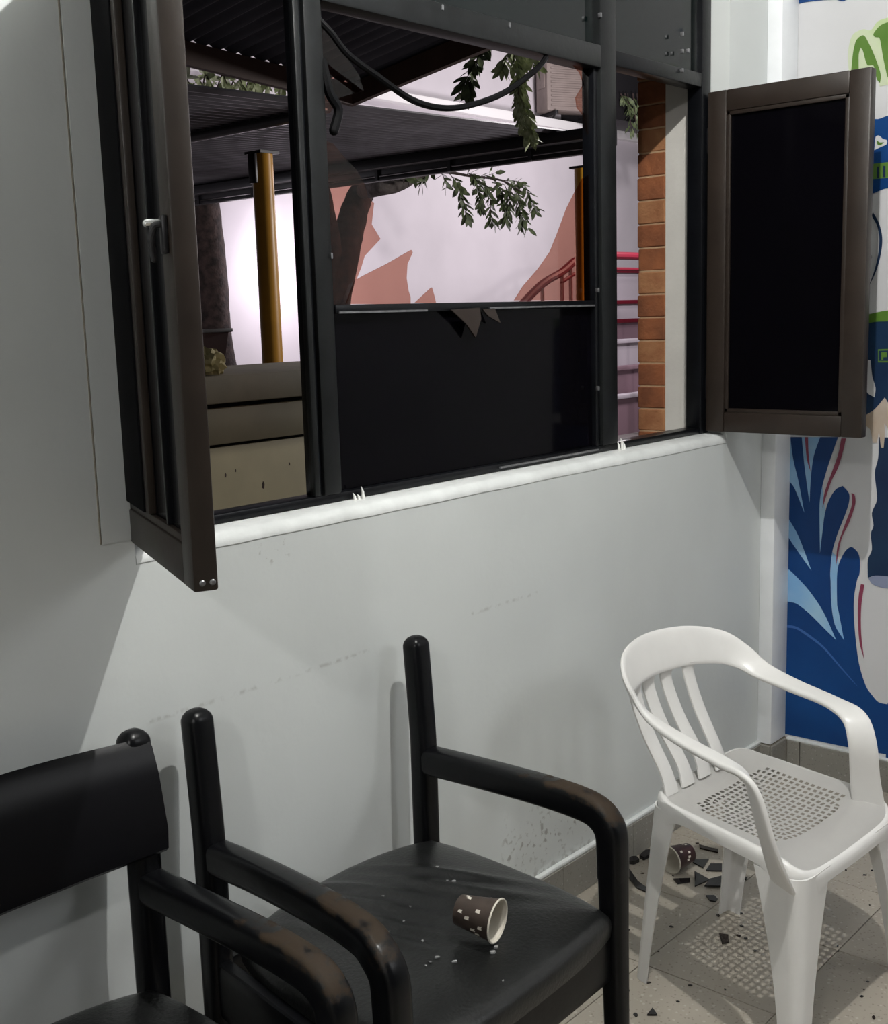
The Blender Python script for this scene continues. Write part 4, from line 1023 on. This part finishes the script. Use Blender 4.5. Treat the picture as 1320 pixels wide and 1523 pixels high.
for pts, n, kd in (([(668, 258), (680, 275), (688, 300), (694, 326)], 22, 'leaf'), ([(642, 254), (632, 262), (625, 275)], 9, 'leaf'), ([(655, 256), (662, 268), (664, 280)], 8, 'leaf'),
                   ([(705, 264), (712, 285), (715, 310)], 22, 'leaf'), ([(715, 265), (728, 290), (730, 322), (736, 332)], 24, 'leaf'), ([(735, 268), (745, 285), (748, 308)], 20, 'leaf'),
                   ([(745, 268), (768, 285), (775, 310), (785, 340)], 26, 'leaf'), ([(745, 268), (775, 272), (790, 298), (797, 316)], 26, 'leaf'), ([(750, 275), (758, 300), (752, 330)], 20, 'leaf'),
                   ([(760, 285), (772, 305), (775, 342)], 20, 'leaf'), ([(700, 262), (720, 262), (742, 255)], 8, 'leaf'), ([(600, 272), (606, 262), (622, 268)], 7, 'leaf'), ([(690, 262), (700, 258), (712, 272), (722, 275)], 12, 'leaf')):
    sprig(t2, rel(o2, [P_(x, y, 7.0 + rnd.uniform(-.08, .08)) for x, y in pts]), n, .105, kd, rnd, .004)
# pale drooping branch in front of the canopy, hanging from a tree crown above
YH = 3.9
t3 = thing('hanging_branch', 'pale green leafy branch hanging down in front of the canopy edge', 'branch', at(770, 20, Y=YH))
o3 = Vector(t3.location); Q_ = lambda x, y: tuple(at(x, y, Y=YH))
obj('stem', tube(rel(o3, [Q_(735, -60), Q_(765, 10), Q_(775, 70), Q_(776, 130), Q_(785, 180)]), [.012, .009, .006, .004, .002], k=5, n=8), M['bark'], t3)
for pts, n, kd in (([(768, 60), (774, 95), (776, 130), (780, 165), (788, 200)], 46, 'leaf_pale'), ([(772, 90), (770, 130), (776, 170), (792, 208)], 40, 'leaf_pale'), ([(765, 60), (752, 90), (745, 105)], 14, 'leaf_pale'),
                   ([(768, 70), (790, 85), (798, 100)], 14, 'leaf_pale'), ([(740, 40), (716, 80), (700, 120), (694, 140)], 30, 'leaf'), ([(740, 40), (705, 95), (688, 128)], 24, 'leaf'), ([(762, 60), (765, 80), (762, 100)], 12, 'leaf_pale')):
    sprig(t3, rel(o3, [Q_(x, y) for x, y in pts]), n, .075, kd, rnd, .003)
# added box that fills the dark area above the ledge, twig below it
pa = at(912, 178, Y=9.4); pb2 = at(975, 60, Y=9.4); a0x, a0z = pa.x - 10, pa.z + .06
aw = obj('dark_box', box((a0x, -.60, a0z), (a0x + 1.9, .285, a0z + .05), .005), M['dark_steel'], cw)
aw['label'] = 'added dark box on the upper wall'
obj('front_panel', box((a0x, -.64, a0z), (a0x + 1.9, -.60, a0z + 1.3), .01), M['dark_steel'], aw)
obj('side_panel', box((a0x, -.60, a0z + .05), (a0x + .04, .285, a0z + 1.3)), M['dark_steel'], aw)
t4 = thing('hanging_branch', 'small dark leafy twig hanging from the dark awning above the wall ledge', 'branch', at(938, 178, Y=9.33))
o4 = Vector(t4.location); Q4 = lambda x, y: tuple(at(x, y, Y=9.28))
for x, e in ((926, 150), (932, 165), (936, 196), (944, 202), (950, 190)):
    sprig(t4, rel(o4, [Q4(x - 3, 140), Q4(x, (e + 140) / 2), Q4(x + 3, e)]), 9, .13, 'leaf', rnd, .010)

# red railing with bars and a stepped bench behind it
rl = thing('red_railing', 'red painted railing with a sloping handrail near the far wall', 'railing', at(900, 640, Z=-0.06))
o5 = Vector(rl.location)
YR = 7.9
def pr_(x, y): return Vector(at(x, y, Y=YR)) - o5
obj('handrail', tube([pr_(760, 470), pr_(804, 424), pr_(835, 405), pr_(862, 384), pr_(905, 380), pr_(990, 383)], .045, k=3, n=10, u=(0, 1, 0)), M['red'], rl)
obj('lower_rail', tube([pr_(835, 420), pr_(862, 404), pr_(905, 400), pr_(990, 402)], .022, k=3, n=8, u=(0, 1, 0)), M['red'], rl)
for x, y in ((806, 424), (835, 405), (848, 395), (862, 384), (908, 380), (960, 382)):
    b0 = pr_(x, y); obj('baluster', tube([(b0.x, b0.y, 0), tuple(b0)], .022, k=1, n=8, u=(0, 1, 0)), M['red'], rl)
bl = thing('bleacher', 'stepped lilac bench with red edges behind the right window bay', 'bench', at(930, 640, Z=-0.06))
o6 = Vector(bl.location)
rows = [(632, 590, 'mauve', 8.2), (590, 548, 'mauve', 8.4), (545, 508, 'lilac', 8.6), (505, 478, 'mauve', 8.8), (476, 450, 'lilac', 9.0), (448, 404, 'lilac', 9.2)]  # lower mauve risers carry a reddish shadow in their colour
for i, (yb, yt, m, Y) in enumerate(rows):
    lo = at(930, yb, Y=Y) - o6; hi = at(930, yt, Y=Y) - o6
    obj('riser', box((lo.x - .28, lo.y, max(lo.z, 0) if i else 0), (lo.x + 2.6, lo.y + .24, hi.z)), M[m], bl, False)
    obj('nosing', box((lo.x - .28, lo.y - .04, hi.z - .02), (lo.x + 2.6, lo.y + .1, hi.z + .035), .01), M['red' if i in (3, 4, 5) else ('lilac' if i in (0, 2) else 'mauve')], bl)
